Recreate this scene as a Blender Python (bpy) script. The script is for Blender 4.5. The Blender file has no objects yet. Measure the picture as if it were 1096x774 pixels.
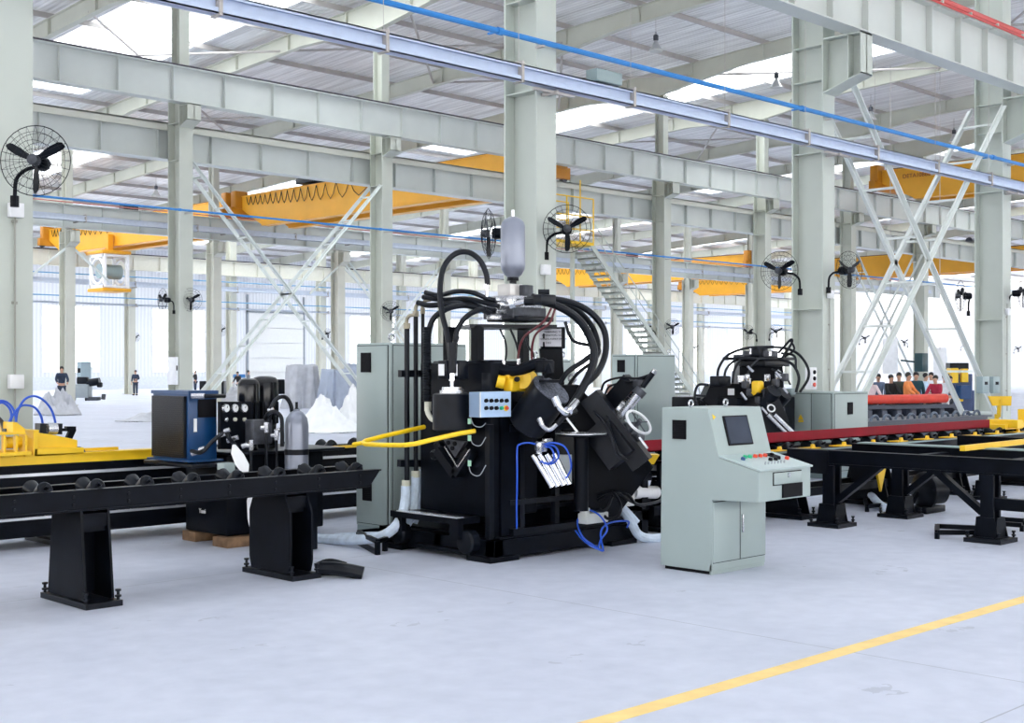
import bpy, bmesh, math, random
from mathutils import Vector, Matrix, Euler
random.seed(7)
PI=math.pi
sc=bpy.context.scene
COL=sc.collection
# ---------------------------------------------------------------- camera and survey helpers
TH=math.radians(45.4); CT,ST=math.cos(TH),math.sin(TH); FP=1382.0; EYE=1.8; HY=395.0
def ray(px,py):
    u=(px-548)/FP; v=(HY-py)/FP
    return Vector((CT+u*ST, ST-u*CT, v))
def A(px,py,t):                 # a surveyed point at forward distance t
    d=ray(px,py); return Vector((d.x*t,d.y*t,EYE+d.z*t))
def onY(px,py,Y):
    d=ray(px,py); return A(px,py,Y/d.y)
def onX(px,py,X):
    d=ray(px,py); return A(px,py,X/d.x)
def fl(px,py):
    d=ray(px,py); return A(px,py,-EYE/d.z)
# ---------------------------------------------------------------- materials
MATS={}
def mat(name,col,rough=.5,metal=0.0,var=.06,scale=5.0,bump=0.0,bscale=60.0,stretch=None,spec=.5,coat=0.0):
    if name in MATS: return MATS[name]
    m=bpy.data.materials.new(name); m.use_nodes=True; nt=m.node_tree; n=nt.nodes; l=nt.links
    b=n['Principled BSDF']
    b.inputs['Roughness'].default_value=rough; b.inputs['Metallic'].default_value=metal
    b.inputs['Specular IOR Level'].default_value=spec
    b.inputs['Coat Weight'].default_value=coat
    tc=n.new('ShaderNodeTexCoord'); mp=n.new('ShaderNodeMapping'); l.new(tc.outputs['Object'],mp.inputs[0])
    if stretch: mp.inputs['Scale'].default_value=stretch
    nz=n.new('ShaderNodeTexNoise'); nz.inputs['Scale'].default_value=scale; nz.inputs['Detail'].default_value=4
    l.new(mp.outputs[0],nz.inputs['Vector'])
    r=n.new('ShaderNodeValToRGB'); r.color_ramp.elements[0].position=.3; r.color_ramp.elements[1].position=.7
    r.color_ramp.elements[0].color=[max(0,c*(1-var)) for c in col]+[1]
    r.color_ramp.elements[1].color=[min(1,c*(1+var)) for c in col]+[1]
    l.new(nz.outputs[0],r.inputs[0]); l.new(r.outputs[0],b.inputs['Base Color'])
    if bump:
        n2=n.new('ShaderNodeTexNoise'); n2.inputs['Scale'].default_value=bscale; l.new(mp.outputs[0],n2.inputs['Vector'])
        bp=n.new('ShaderNodeBump'); bp.inputs['Strength'].default_value=bump; bp.inputs['Distance'].default_value=.01
        l.new(n2.outputs[0],bp.inputs['Height']); l.new(bp.outputs[0],b.inputs['Normal'])
    MATS[name]=m; return m
PAINT=mat('column_paint',(.53,.57,.52),.45,var=.035,scale=1.2)
CREAM=mat('cream_column_paint',(.62,.62,.54),.45,var=.04,scale=1)
PAINT2=mat('girder_paint',(.60,.63,.60),.45,var=.05,scale=.8)
RAFT=mat('rafter_paint',(.56,.57,.49),.5,var=.05,scale=1)
PURL=mat('purlin_steel',(.46,.43,.41),.5,var=.1,scale=1)
RAILD=mat('rail_dark',(.05,.045,.06),.4,.3)
REDP=mat('red_conductor',(.55,.035,.03),.4)
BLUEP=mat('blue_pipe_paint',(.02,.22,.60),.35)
ALU=mat('channel_aluminium',(.55,.64,.82),.35,.15,var=.05)
BLK=mat('black_enamel',(.0035,.005,.009),.36,0,var=.3,scale=7,bump=.03,bscale=25,spec=.10)
BLK2=mat('black_satin',(.005,.007,.012),.33,0,var=.2,scale=9,spec=.2)
RUB=mat('black_rubber',(.007,.009,.014),.38,var=.15,spec=.25)
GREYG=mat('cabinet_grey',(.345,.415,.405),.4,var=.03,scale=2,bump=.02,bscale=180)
GREYD=mat('cabinet_dark_grey',(.28,.36,.37),.4,var=.03,scale=2)  # darker grey of plinths, switch boxes and small strips
STEEL=mat('bare_steel',(.62,.63,.66),.25,.85,var=.12,scale=9)
STEELB=mat('bright_bar',(.82,.84,.88),.22,.6,var=.05)
CHROME=mat('chrome',(.85,.86,.9),.12,1.0)
CAST=mat('dark_cast_steel',(.07,.075,.09),.45,.5,var=.3,scale=14)
SILV=mat('silver_paint',(.25,.27,.33),.32,.45,var=.05)
YEL=mat('yellow_paint',(.90,.56,.015),.38,var=.06)
YELR=mat('bright_yellow',(.95,.62,.01),.35)
ORA=mat('crane_orange',(.80,.38,.02),.42,var=.06,scale=1)
ORAD=mat('crane_deep_orange',(.62,.24,.01),.45,var=.08,scale=1)
BLUEM=mat('blue_enamel',(.004,.05,.16),.35,var=.08)
BHOSE=mat('blue_air_hose',(.02,.10,.62),.3)
WHITE=mat('white_plastic',(.85,.86,.88),.4)
OFFW=mat('ivory_fitting',(.62,.62,.52),.5)
TARP=mat('white_tarp',(.90,.91,.92),.6,var=.05,scale=3,bump=.3,bscale=8)
TARPG=mat('grey_tarp',(.50,.51,.55),.6,var=.12,scale=3,bump=.4,bscale=7)
TARPB=mat('bluish_tarp',(.40,.45,.55),.55,var=.08,scale=3,bump=.3,bscale=6)
WRAP=mat('white_hose_wrap',(.62,.72,.85),.7,var=.12,scale=14,bump=.6,bscale=40)
WOOD=mat('rough_wood',(.22,.13,.07),.8,var=.35,scale=9)
REDM=mat('red_primer',(.22,.003,.014),.55,spec=.15,var=.1,scale=3)
REDT=mat('red_tube_paint',(.66,.04,.015),.3,var=.1)
LBLUE=mat('panel_light_blue',(.42,.58,.80),.35)
INK=mat('ink_dark',(.008,.008,.011),.6,spec=.1)
LAMPG=mat('lamp_reflector',(.55,.56,.56),.3,.5)
SIGNY=mat('warning_yellow',(.9,.62,.02),.4)
GREENB=mat('green_button',(.01,.42,.20),.3)
REDB=mat('red_button',(.75,.06,.02),.3)
TEXT=mat('stencil_red',(.25,.05,.03),.6)
GLOSSB=mat('gloss_black',(.004,.005,.008),.18,spec=.4)
GLASSD=mat('screen_glass',(.035,.045,.07),.2,spec=.3,var=.15,scale=3)
# ---------------------------------------------------------------- mesh helpers
class MB:
    def __init__(s,o=(0,0,0)):
        s.v=[]; s.f=[]; s.o=Vector(o); s.M=None
    def add(s,vs,fs):
        b=len(s.v)
        for p in vs:
            p=Vector(p)
            if s.M is not None: p=s.M@p
            s.v.append(p-s.o)
        s.f+= [tuple(b+i for i in f) for f in fs]
        return s
    def box(s,a,b):
        x0,y0,z0=[min(a[i],b[i]) for i in range(3)]; x1,y1,z1=[max(a[i],b[i]) for i in range(3)]
        return s.add([(x0,y0,z0),(x1,y0,z0),(x1,y1,z0),(x0,y1,z0),(x0,y0,z1),(x1,y0,z1),(x1,y1,z1),(x0,y1,z1)],
          [(3,2,1,0),(4,5,6,7),(0,1,5,4),(1,2,6,5),(2,3,7,6),(3,0,4,7)])
    def bc(s,c,d): 
        c=Vector(c); d=Vector(d)/2; return s.box(c-d,c+d)
    def cbox(s,c,d,b=.01):      # box with chamfered edges
        bm=bmesh.new(); bmesh.ops.create_cube(bm,size=1)
        bmesh.ops.scale(bm,vec=d,verts=bm.verts)
        bmesh.ops.bevel(bm,geom=bm.edges[:],offset=b,segments=2,affect='EDGES',profile=.5)
        vs=[v.co+Vector(c) for v in bm.verts]; bm.verts.index_update()
        fs=[[v.index for v in f.verts] for f in bm.faces]; bm.free()
        return s.add(vs,fs)
    def frame(s,p0,p1,up=None):
        p0,p1=Vector(p0),Vector(p1); z=(p1-p0)
        if z.length<1e-9: z=Vector((0,0,1))
        z=z.normalized(); up=Vector(up) if up else (Vector((0,0,1)) if abs(z.z)<.95 else Vector((1,0,0)))
        x=up.cross(z).normalized(); y=z.cross(x); return x,y,z
    def bar(s,p0,p1,w,h=None,up=None):   # rectangular bar, w sideways, h along up
        h=h or w; x,y,z=s.frame(p0,p1,up); p0,p1=Vector(p0),Vector(p1)
        vs=[p+x*a*w/2+y*b*h/2 for p in(p0,p1) for a,b in((-1,-1),(1,-1),(1,1),(-1,1))]
        return s.add(vs,[(3,2,1,0),(4,5,6,7),(0,1,5,4),(1,2,6,5),(2,3,7,6),(3,0,4,7)])
    def cone(s,p0,p1,r0,r1,n=16):
        x,y,z=s.frame(p0,p1); p0,p1=Vector(p0),Vector(p1)
        vs=[p+(x*math.cos(2*PI*i/n)+y*math.sin(2*PI*i/n))*r for p,r in((p0,r0),(p1,r1)) for i in range(n)]
        return s.add(vs,[tuple(range(n-1,-1,-1)),tuple(range(n,2*n))]+[(i,(i+1)%n,n+(i+1)%n,n+i) for i in range(n)])
    def cyl(s,p0,p1,r,n=16): return s.cone(p0,p1,r,r,n)
    def lathe(s,p0,axis,prof,n=24):     # prof: (distance along axis, radius)
        p0=Vector(p0); a=Vector(axis).normalized(); x,y,z=s.frame(p0,p0+a)
        vs=[p0+a*h+(x*math.cos(2*PI*i/n)+y*math.sin(2*PI*i/n))*r for h,r in prof for i in range(n)]
        k=len(prof); fs=[(j*n+i,j*n+(i+1)%n,(j+1)*n+(i+1)%n,(j+1)*n+i) for j in range(k-1) for i in range(n)]
        fs+=[tuple(range(n-1,-1,-1)),tuple(range((k-1)*n,k*n))]
        return s.add(vs,fs)
    def tube(s,pts,r,n=8,closed=False,radii=None):
        pts=[Vector(p) for p in pts]; k=len(pts); vs=[]; prev=None
        for i,p in enumerate(pts):
            if closed: t=pts[(i+1)%k]-pts[i-1]
            else: t=pts[min(i+1,k-1)]-pts[max(i-1,0)]
            if t.length<1e-9: t=Vector((0,0,1))
            t=t.normalized()
            if prev is None:
                up=Vector((0,0,1)) if abs(t.z)<.9 else Vector((1,0,0)); x=up.cross(t).normalized()
            else:
                x=(prev-t*prev.dot(t)); x=x.normalized() if x.length>1e-6 else t.orthogonal().normalized()
            prev=x; y=t.cross(x); rr=radii[i] if radii else r
            vs+=[p+(x*math.cos(2*PI*j/n)+y*math.sin(2*PI*j/n))*rr for j in range(n)]
        m=k if closed else k-1
        fs=[(i*n+j,i*n+(j+1)%n,((i+1)%k)*n+(j+1)%n,((i+1)%k)*n+j) for i in range(m) for j in range(n)]
        if not closed: fs+=[tuple(range(n-1,-1,-1)),tuple(range((k-1)*n,k*n))]
        return s.add(vs,fs)
    def hose(s,ctrl,r,n=8,res=6): return s.tube(spline(ctrl,res),r,n)
    def ring(s,c,ax,R,r,n=24,m=6):
        c=Vector(c); x,y,z=s.frame(c,c+Vector(ax))
        return s.tube([c+(x*math.cos(2*PI*i/n)+y*math.sin(2*PI*i/n))*R for i in range(n)],r,m,True)
    def prism(s,poly,d0,d1=None):       # poly: list of 3D points, extruded by vector d0
        d=Vector(d0); k=len(poly); vs=[Vector(p) for p in poly]+[Vector(p)+d for p in poly]
        return s.add(vs,[tuple(range(k-1,-1,-1)),tuple(range(k,2*k))]+[(i,(i+1)%k,k+(i+1)%k,k+i) for i in range(k)])
    def build(s,name,m,parent=None,smooth=True,bevel=0,sharp=35):
        me=bpy.data.meshes.new(name); me.from_pydata([tuple(v) for v in s.v],[],s.f)
        bm=bmesh.new(); bm.from_mesh(me); bmesh.ops.recalc_face_normals(bm,faces=bm.faces); bm.to_mesh(me); bm.free()
        if smooth:
            me.shade_smooth(); me.set_sharp_from_angle(angle=math.radians(sharp))
        me.materials.append(m)
        o=bpy.data.objects.new(name,me); COL.objects.link(o)
        if parent is not None: o.parent=parent
        else: o.location=s.o
        if bevel:
            b=o.modifiers.new('bevel','BEVEL'); b.width=bevel; b.segments=2; b.limit_method='ANGLE'
        return o
def spline(ctrl,res=6):
    P=[Vector(p) for p in ctrl]; P=[P[0]*2-P[1]]+P+[P[-1]*2-P[-2]]; out=[]
    for i in range(1,len(P)-2):
        a,b,c,d=P[i-1:i+3]
        for k in range(res):
            t=k/res; out.append(.5*((2*b)+(c-a)*t+(2*a-5*b+4*c-d)*t*t+(3*b-a-3*c+d)*t**3))
    out.append(P[-2]); return out
def tag(o,label=None,cat=None,group=None,kind=None):
    if label: o['label']=label
    if cat: o['category']=cat
    if group: o['group']=group
    if kind: o['kind']=kind
    return o
def thing(name,label,cat,loc=(0,0,0),rz=0,group=None):
    o=bpy.data.objects.new(name,None); o.empty_display_size=.2; COL.objects.link(o)
    o.location=loc; o.rotation_euler=(0,0,rz); return tag(o,label,cat,group)
def struct(o): o['kind']='structure'; return o
def copy_tree(o,parent=None):
    c=o.copy(); COL.objects.link(c)
    if parent is not None: c.parent=parent
    for ch in [x for x in list(o.children)]: copy_tree(ch,c)
    return c
def dup(root,loc,rz,label,group=None,sc_=None):
    c=copy_tree(root); c.location=loc; c.rotation_euler=(0,0,rz); c['label']=label
    if group: c['group']=group
    if sc_: c.scale=(sc_,)*3
    return c
def text(txt,size,m,parent,loc,rot,name='lettering',depth=.004,align='CENTER'):
    cu=bpy.data.curves.new(name,'FONT'); cu.body=txt; cu.size=size; cu.extrude=depth; cu.align_x=align; cu.align_y='CENTER'
    o=bpy.data.objects.new(name,cu); COL.objects.link(o)
    dg=bpy.context.evaluated_depsgraph_get(); me=bpy.data.meshes.new_from_object(o.evaluated_get(dg))
    bpy.data.objects.remove(o); me.materials.clear(); me.materials.append(m)
    o=bpy.data.objects.new(name,me); COL.objects.link(o); o.location=loc; o.rotation_euler=rot
    if parent is not None: o.parent=parent
    return o
ORD=['first','second','third','fourth','fifth','sixth','seventh','eighth','ninth','tenth','eleventh','twelfth']
# ---------------------------------------------------------------- camera, world
cam=bpy.data.cameras.new('camera'); camo=bpy.data.objects.new('camera',cam); COL.objects.link(camo)
cam.sensor_width=36; cam.lens=FP/1096*36; cam.shift_y=8/1096; cam.clip_end=600
camo.location=(0,0,EYE); camo.rotation_euler=(PI/2,0,-(PI/2-TH)); sc.camera=camo
w=bpy.data.worlds.new('world'); sc.world=w; w.use_nodes=True
bg=w.node_tree.nodes['Background']; bg.inputs[0].default_value=(1,.985,.95,1); bg.inputs[1].default_value=5.2
sc.view_settings.view_transform='Standard'; sc.view_settings.look='None'; sc.view_settings.gamma=1
sc.view_settings.exposure=.22; sc.view_settings.use_curve_mapping=False
# ================================================================= the hall
R1Y,R2Y,R3Y,R4Y,WY=14.4,37.7,60.8,84.0,107.0
def roofz(Y): return 16.45-.045*Y
BX=[5.4+8.25*k for k in range(-2,21)]
# ---- floor with joints and worn concrete
def floor_mat():
    m=bpy.data.materials.new('sealed_concrete'); m.use_nodes=True; nt=m.node_tree; n=nt.nodes; l=nt.links; b=n['Principled BSDF']
    tc=n.new('ShaderNodeTexCoord'); sep=n.new('ShaderNodeSeparateXYZ'); l.new(tc.outputs['Object'],sep.inputs[0])
    def noise(scale,detail=6,st=None):
        z=n.new('ShaderNodeTexNoise'); z.inputs['Scale'].default_value=scale; z.inputs['Detail'].default_value=detail
        if st:
            mp=n.new('ShaderNodeMapping'); mp.inputs['Scale'].default_value=st; l.new(tc.outputs['Object'],mp.inputs[0]); l.new(mp.outputs[0],z.inputs['Vector'])
        else: l.new(tc.outputs['Object'],z.inputs['Vector'])
        return z.outputs[0]
    def mth(op,a,b_=None,c=None):
        q=n.new('ShaderNodeMath'); q.operation=op
        for i,x in enumerate((a,b_,c)):
            if x is None: continue
            if isinstance(x,(int,float)): q.inputs[i].default_value=x
            else: l.new(x,q.inputs[i])
        return q.outputs[0]
    def line(ax,off,per,wd):
        t=mth('SUBTRACT',ax,off); t=mth('DIVIDE',t,per); t=mth('FRACT',t); t=mth('SUBTRACT',t,.5); t=mth('ABSOLUTE',t)
        return mth('GREATER_THAN',t,.5-wd/per)
    j=mth('MAXIMUM',line(sep.outputs[0],7.3,8.25,.006),line(sep.outputs[1],3.0,6.85,.006))
    r=n.new('ShaderNodeValToRGB'); e=r.color_ramp.elements; e[0].position=.28; e[0].color=(.47,.50,.60,1); e[1].position=.66; e[1].color=(.62,.65,.76,1)
    mix=mth('ADD',mth('MULTIPLY',noise(.55),.55),mth('MULTIPLY',noise(5,8),.45)); l.new(mix,r.inputs[0])
    # scattered scuff marks
    v=noise(1.1,3,(1,1.6,1)); v2=noise(9,4)
    sc_=mth('MULTIPLY',mth('GREATER_THAN',v,.675),mth('GREATER_THAN',v2,.54))
    k=mth('MAXIMUM',mth('MULTIPLY',sc_,.28),mth('MULTIPLY',j,.55))
    mx=n.new('ShaderNodeMixRGB'); l.new(k,mx.inputs[0]); l.new(r.outputs[0],mx.inputs[1]); mx.inputs[2].default_value=(.20,.21,.25,1)
    l.new(mx.outputs[0],b.inputs['Base Color']); b.inputs['Roughness'].default_value=.5; b.inputs['Specular IOR Level'].default_value=.4
    bp=n.new('ShaderNodeBump'); bp.inputs['Strength'].default_value=.08; bp.inputs['Distance'].default_value=.01; l.new(noise(18,6),bp.inputs['Height']); l.new(bp.outputs[0],b.inputs['Normal'])
    return m
fo=struct(MB().box((-20,-14,-.2),(176,WY+.3,0)).build('floor',floor_mat(),smooth=False))
lm=mat('floor_line_paint',(.90,.64,.24),.6,var=.08,scale=6)
struct(MB().box((-6,4.31,0),(60,4.44,.002)).build('painted_line',lm,fo))
# ---- roof: corrugated sheet, skylight openings with translucent panels, purlins
def roof_mat():
    m=bpy.data.materials.new('roof_sheet'); m.use_nodes=True; nt=m.node_tree; n=nt.nodes; l=nt.links; b=n['Principled BSDF']
    tc=n.new('ShaderNodeTexCoord'); mp=n.new('ShaderNodeMapping'); mp.inputs['Scale'].default_value=(3.2,.16,1); l.new(tc.outputs['Object'],mp.inputs[0])
    z=n.new('ShaderNodeTexNoise'); z.inputs['Scale'].default_value=1.6; z.inputs['Detail'].default_value=5; l.new(mp.outputs[0],z.inputs['Vector'])
    r=n.new('ShaderNodeValToRGB'); e=r.color_ramp.elements; e[0].position=.36; e[0].color=(.66,.65,.65,1); e[1].position=.62; e[1].color=(.93,.93,.93,1)
    l.new(z.outputs[0],r.inputs[0]); l.new(r.outputs[0],b.inputs['Base Color']); b.inputs['Roughness'].default_value=.35; b.inputs['Metallic'].default_value=.05
    wv=n.new('ShaderNodeTexWave'); wv.bands_direction='X'; wv.inputs['Scale'].default_value=1.3; l.new(tc.outputs['Object'],wv.inputs['Vector'])
    bp=n.new('ShaderNodeBump'); bp.inputs['Strength'].default_value=.5; bp.inputs['Distance'].default_value=.05; l.new(wv.outputs[0],bp.inputs['Height']); l.new(bp.outputs[0],b.inputs['Normal'])
    return m
def skylight_mat():
    m=bpy.data.materials.new('translucent_sheet'); m.use_nodes=True; nt=m.node_tree; n=nt.nodes; l=nt.links
    n.remove(n['Principled BSDF']); o=n['Material Output']
    a=n.new('ShaderNodeBsdfTransparent'); a.inputs[0].default_value=(.92,.96,1,1); t=n.new('ShaderNodeBsdfTranslucent'); t.inputs[0].default_value=(.9,.93,.97,1)
    mx=n.new('ShaderNodeMixShader'); mx.inputs[0].default_value=.45; l.new(a.outputs[0],mx.inputs[1]); l.new(t.outputs[0],mx.inputs[2]); l.new(mx.outputs[0],o.inputs[0])
    return m
SKY=skylight_mat()
ceil_=MB(); skyl=[]
Y0,Y1=-14.0,WY+1  # roof carried on unseen over the camera to hold back near daylight
XR0,XR1=-20.0,176.0
def sheet(mb,x0,x1,y0,y1,dz=.98):
    if x1-x0<.01 or y1-y0<.01: return
    z0,z1=roofz(y0)+dz,roofz(y1)+dz
    mb.prism([(x0,y0,z0),(x1,y0,z0),(x1,y1,z1),(x0,y1,z1)],(0,0,.06))
strips_far=[(27,58),(62,102)]
strips_unseen=[(-7,-3),(2,4.5),(13.5,18)]        # unseen skylight bands added to brighten the near floor (Y ranges)
for i in range(len(BX)-1):
    x0=BX[i]; x1=BX[i+1]
    long_=(i%3==1)
    a,b_=(x0+1.7,x1-1.7) if long_ else (x0+2.3,x1-2.3); strips=strips_unseen+(strips_far if long_ else ([strips_far[1]] if i%3==2 else []))  # far band repeated in extra bays, added to light the far hall
    sheet(ceil_,x0,a,Y0,Y1); sheet(ceil_,b_,x1,Y0,Y1)
    y=Y0
    for (s0,s1) in strips:
        sheet(ceil_,a,b_,y,s0); y=s1
        skyl.append((a,b_,s0,s1))
    sheet(ceil_,a,b_,y,Y1)
sheet(ceil_,XR0,BX[0],Y0,Y1)
cl=struct(ceil_.build('ceiling',roof_mat(),smooth=False))
sm=MB()
for (a,b_,s0,s1) in skyl:
    k=0
    while s0+k*1.0<s1-.01:
        sheet(sm,a+.02,b_-.02,s0+k+.03,s0+k+.97,.99); k+=1
struct(sm.build('skylight_panels',SKY,cl,smooth=False))
y=Y0+.3
while y<Y1:
    z=roofz(y)+.74
    struct(MB().box((XR0,y-.03,z),(XR1,y+.03,z+.2)).build('purlin',PURL,cl,smooth=False)); y+=3.8
# ---- I beams
def ibeamX(mb,x0,x1,Y,z0,z1,bf,tf=.03,tw=.025,st=1.4,ph=0,web_off=0):
    mb.box((x0,Y-bf/2,z0),(x1,Y+bf/2,z0+tf)); mb.box((x0,Y-bf/2,z1-tf),(x1,Y+bf/2,z1)); mb.box((x0,Y-tw/2,z0+tf),(x1,Y+tw/2,z1-tf))
    x=x0+ph
    while x<x1:
        mb.box((x-.012,Y-bf*.36,z0+tf),(x+.012,Y+bf*.36,z1-tf)); x+=st
# rafters
for i,x in enumerate(BX[:17]):
    mb=MB((x,R1Y,0)); 
    def seg(y0,y1,d0,d1,x=x,mb=mb):
        za,zb=roofz(y0),roofz(y1)
        tz=.74
        mb.prism([(x-.012,y0,za+tz-d0),(x-.012,y1,zb+tz-d1),(x-.012,y1,zb+tz),(x-.012,y0,za+tz)],(.024,0,0))
        for a_,b2 in ((za+tz-d0,zb+tz-d1),(za+tz-.02,zb+tz-.02)):
            mb.prism([(x-.13,y0,a_),(x-.13,y1,b2),(x-.13,y1,b2+.022),(x-.13,y0,a_+.022)],(.26,0,0))
    Ys=[Y0,R1Y,R2Y,R3Y,R4Y,WY]
    seg(Y0,R1Y-16,.7,.66); seg(R1Y-16,R1Y,.66,1.1)
    for a_,b2 in zip(Ys[1:-1],Ys[2:]):
        L=b2-a_; seg(a_,a_+L*.2,1.1,.66); seg(a_+L*.2,a_+L*.8,.66,.66); seg(a_+L*.8,b2,.66,1.1)
    y=Y0+.3
    while y<WY:
        z=roofz(y)+.74; mb.box((x-.12,y-.01,z-.62),(x+.12,y+.01,z-.02)); mb.box((x-.07,y-.012,z),(x+.07,y+.012,z+.2)); 
        y+=3.8
    mb.build('roof_rafter',RAFT,smooth=False)
    o=COL.objects[-1]; tag(o,'pale olive tapered steel roof rafter, %s from the left of the roof frames'%(ORD[i] if i<12 else str(i+1)+'th'),'roof beam','steel rafters under the roof')
# diagonal roof bracing and tie rods
bmn=0
for i,(xa,ya) in enumerate([(30.15,44),(38.4,44),(38.4,27),(46.65,27),(54.9,27),(46.65,36),(63.15,30),(63.15,18),(71.4,24),(79.65,30),(54.9,48),(21.9,52),(30.15,60)]):
    xb,yb=xa+8.25,ya-8.0
    za,zb=roofz(ya)+.25,roofz(yb)+.25
    o=MB((xa,ya,za)).tube([(xa,ya,za),(xb,yb,zb)],.05,6).tube([(xa,yb,zb),(xb,ya,za)],.05,6).build('roof_brace',PURL)
    tag(o,'thin crossed steel roof bracing rods in the %s braced roof panel from the left'%(ORD[i] if i<12 else '13th'),'roof bracing','crossed rods between rafters')
# ---- columns: H sections
def column(name,x,Y,z0,z1,bf,d,m,label,group,cap=None,stiff=(),upper=None,corbel=None,rows=None,pipes=False):
    t=thing(name,label,'column',(x,Y,0),0,group)
    mb=MB((x,Y,0)); tf=.035
    def hs(a,b,bf,d):
        mb.box((x-bf/2,Y-d/2,a),(x+bf/2,Y-d/2+tf,b)).box((x-bf/2,Y+d/2-tf,a),(x+bf/2,Y+d/2,b)).box((x-.015,Y-d/2+tf,a),(x+.015,Y+d/2-tf,b))
    hs(z0+.04,z1,bf,d)
    for s in stiff: mb.box((x-bf/2+.01,Y-d/2+tf,s),(x+bf/2-.01,Y+d/2-tf,s+.02))
    if upper: hs(z1,upper[0],upper[1],upper[2])
    mb.build('shaft',m,t,smooth=False)
    MB((x,Y,0)).bc((x,Y,.02),(bf+.22,d+.22,.04)).build('base_plate',m,t)
    if corbel:                        # bracket that carries a crane beam
        side,reach,zt,h=corbel; ya=Y+side*d/2; yb=Y+side*(d/2+reach); c=MB((x,Y,0))
        c.prism([(x-.015,ya,zt),(x-.015,yb,zt),(x-.015,yb,zt-h*.75),(x-.015,ya,zt-h)],(.03,0,0))
        c.box((x-bf/2,ya,zt-.03),(x+bf/2,yb,zt)).prism([(x-bf/2,ya,zt-h),(x-bf/2,yb,zt-h*.75),(x-bf/2,yb,zt-h*.75+.025),(x-bf/2,ya,zt-h+.025)],(bf,0,0))
        c.box((x-bf/2,yb-side*.3,zt-h*.8),(x+bf/2,yb-side*.28,zt)).box((x-bf/2,yb-side*.02,zt-h*.75),(x+bf/2,yb,zt))
        c.build('corbel',m,t,smooth=False)
    return t
PAINTB=mat('column_paint_warm',(.54,.56,.49),.45,var=.035,scale=1.2)
R1X=[6.1,14.6,22.8,30.9,39.1]
R1L=['wide pale green steel column at the left edge of the photo, carrying a big wall fan','tall pale green steel column right behind the black punching machine','tall pale green steel column behind the small grey two-door cabinet, with a bracket on top','pale green steel column at right with two grey switch boxes','pale green steel column just beyond the right edge']
GZ0,GZ1=8.42,9.52
for i,x in enumerate(R1X[:4]):
    column('steel_column',x,R1Y,0,roofz(R1Y)-.3,.44,.73,PAINT,R1L[i],'columns of the near row',stiff=(3.0,6.15,7.6,8.3,9.5),corbel=(-1,.85,GZ0,1.1) if i>=2 else None)
R2X=[13.6,21.94,30.33,38.6,46.9,55.0,63.2,71.4,79.7]
R2D=['behind the near left column','behind the blue oil cooler, with a round fan','behind the tall grey cabinet left of the machine','hidden behind the tall near column','beside the steel staircase','with fans on both sides, right of the staircase','behind the third near column','seen through the ladder bracing','far right of the ladder bracing']
for i,x in enumerate(R2X):
    column('steel_column',x,R2Y,0,10.6,.5,.72,PAINTB,'pale steel column of the second row, '+R2D[i],'columns of the second row',stiff=(8.6,9.8),corbel=(-1,.5,10.35,.7),upper=(roofz(R2Y)-.3,.36,.5))
for i in range(10):
    x=29.12-8.28+8.28*i
    column('steel_column',x,R3Y,0,8.6,.5,.72,CREAM,'slim looking pale steel column of the third row, %s from the left'%ORD[i],'columns of the third row',stiff=(8.0,),upper=(roofz(R3Y)-.3,.36,.5),corbel=(-1,.5,8.6,.8))
for i in range(12):
    x=36.6+8.28*i
    column('steel_column',x,R4Y,0,roofz(R4Y)-.3,.5,.72,CREAM,'distant pale steel column of the fourth row, %s from the left'%ORD[i],'columns of the fourth row')
# ---- crane runway girders
def girder(x0,x1,Y,z0,z1,m,label,rail=None,st=1.45,ph=.6,bf=.42):
    t=thing('crane_girder',label,'crane girder',((x0+x1)/2,Y,z0),0,None); mb=MB(((x0+x1)/2,Y,z0))
    ibeamX(mb,x0,x1,Y,z0,z1,bf,st=st,ph=ph); mb.build('plate_girder',m,t,smooth=False)
    if rail:
        MB(((x0+x1)/2,Y,z0)).box((x0,Y-.05,z1),(x1,Y+.05,z1+.1)).box((x0,Y-.1,z1),(x1,Y+.1,z1+.03)).build('crane_rail',rail,t,smooth=False)
    return t
g=girder(14.5,60,13.35,GZ0,GZ1,PAINT2,'deep white crane girder high at right with a red conductor pipe along it',None,1.3)
MB((37.25,13.35,GZ0)).tube([(14.5,13.1,GZ1+.1),(60,13.1,GZ1+.1)],.07,8).tube([(14.5,13.0,GZ1-.03),(60,13.0,GZ1-.03)],.025,6).build('conductor_pipe',REDP,g)
x=15.2; cb=MB((37.25,13.35,GZ0))
while x<60: cb.box((x-.02,13.0,GZ1-.05),(x+.02,13.2,GZ1+.06)); x+=1.3
cb.build('pipe_clips',PAINT,g)
girder(9,90,37.15,10.38,11.52,PAINT2,'deep white upper crane girder with dark rail on the second column row',RAILD,1.9,.9)
g=girder(9,110,38.32,8.68,9.86,PAINT2,'lower grey-green crane girder just below the upper one',None,2.0,.4,.5)
MB((59.5,38.32,8.68)).box((9,38.07,9.62),(110,38.10,9.88)).box((9,38.07,9.865),(110,38.3,9.885)).build('surge_plate',CREAM,g,smooth=False)
g=girder(14,118,R3Y-.5,8.7,9.86,PAINT2,'long white crane girder on the third row with red conductor rail',None,2.05,.3)
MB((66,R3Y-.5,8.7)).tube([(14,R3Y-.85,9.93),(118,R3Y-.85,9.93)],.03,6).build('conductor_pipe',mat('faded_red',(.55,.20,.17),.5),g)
girder(24,135,R4Y-.6,8.75,9.8,mat('cream_paint',(.72,.71,.62),.5,var=.03),'cream crane girder of the farthest row in front of the back wall',RAILD,2.05,.3)
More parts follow.
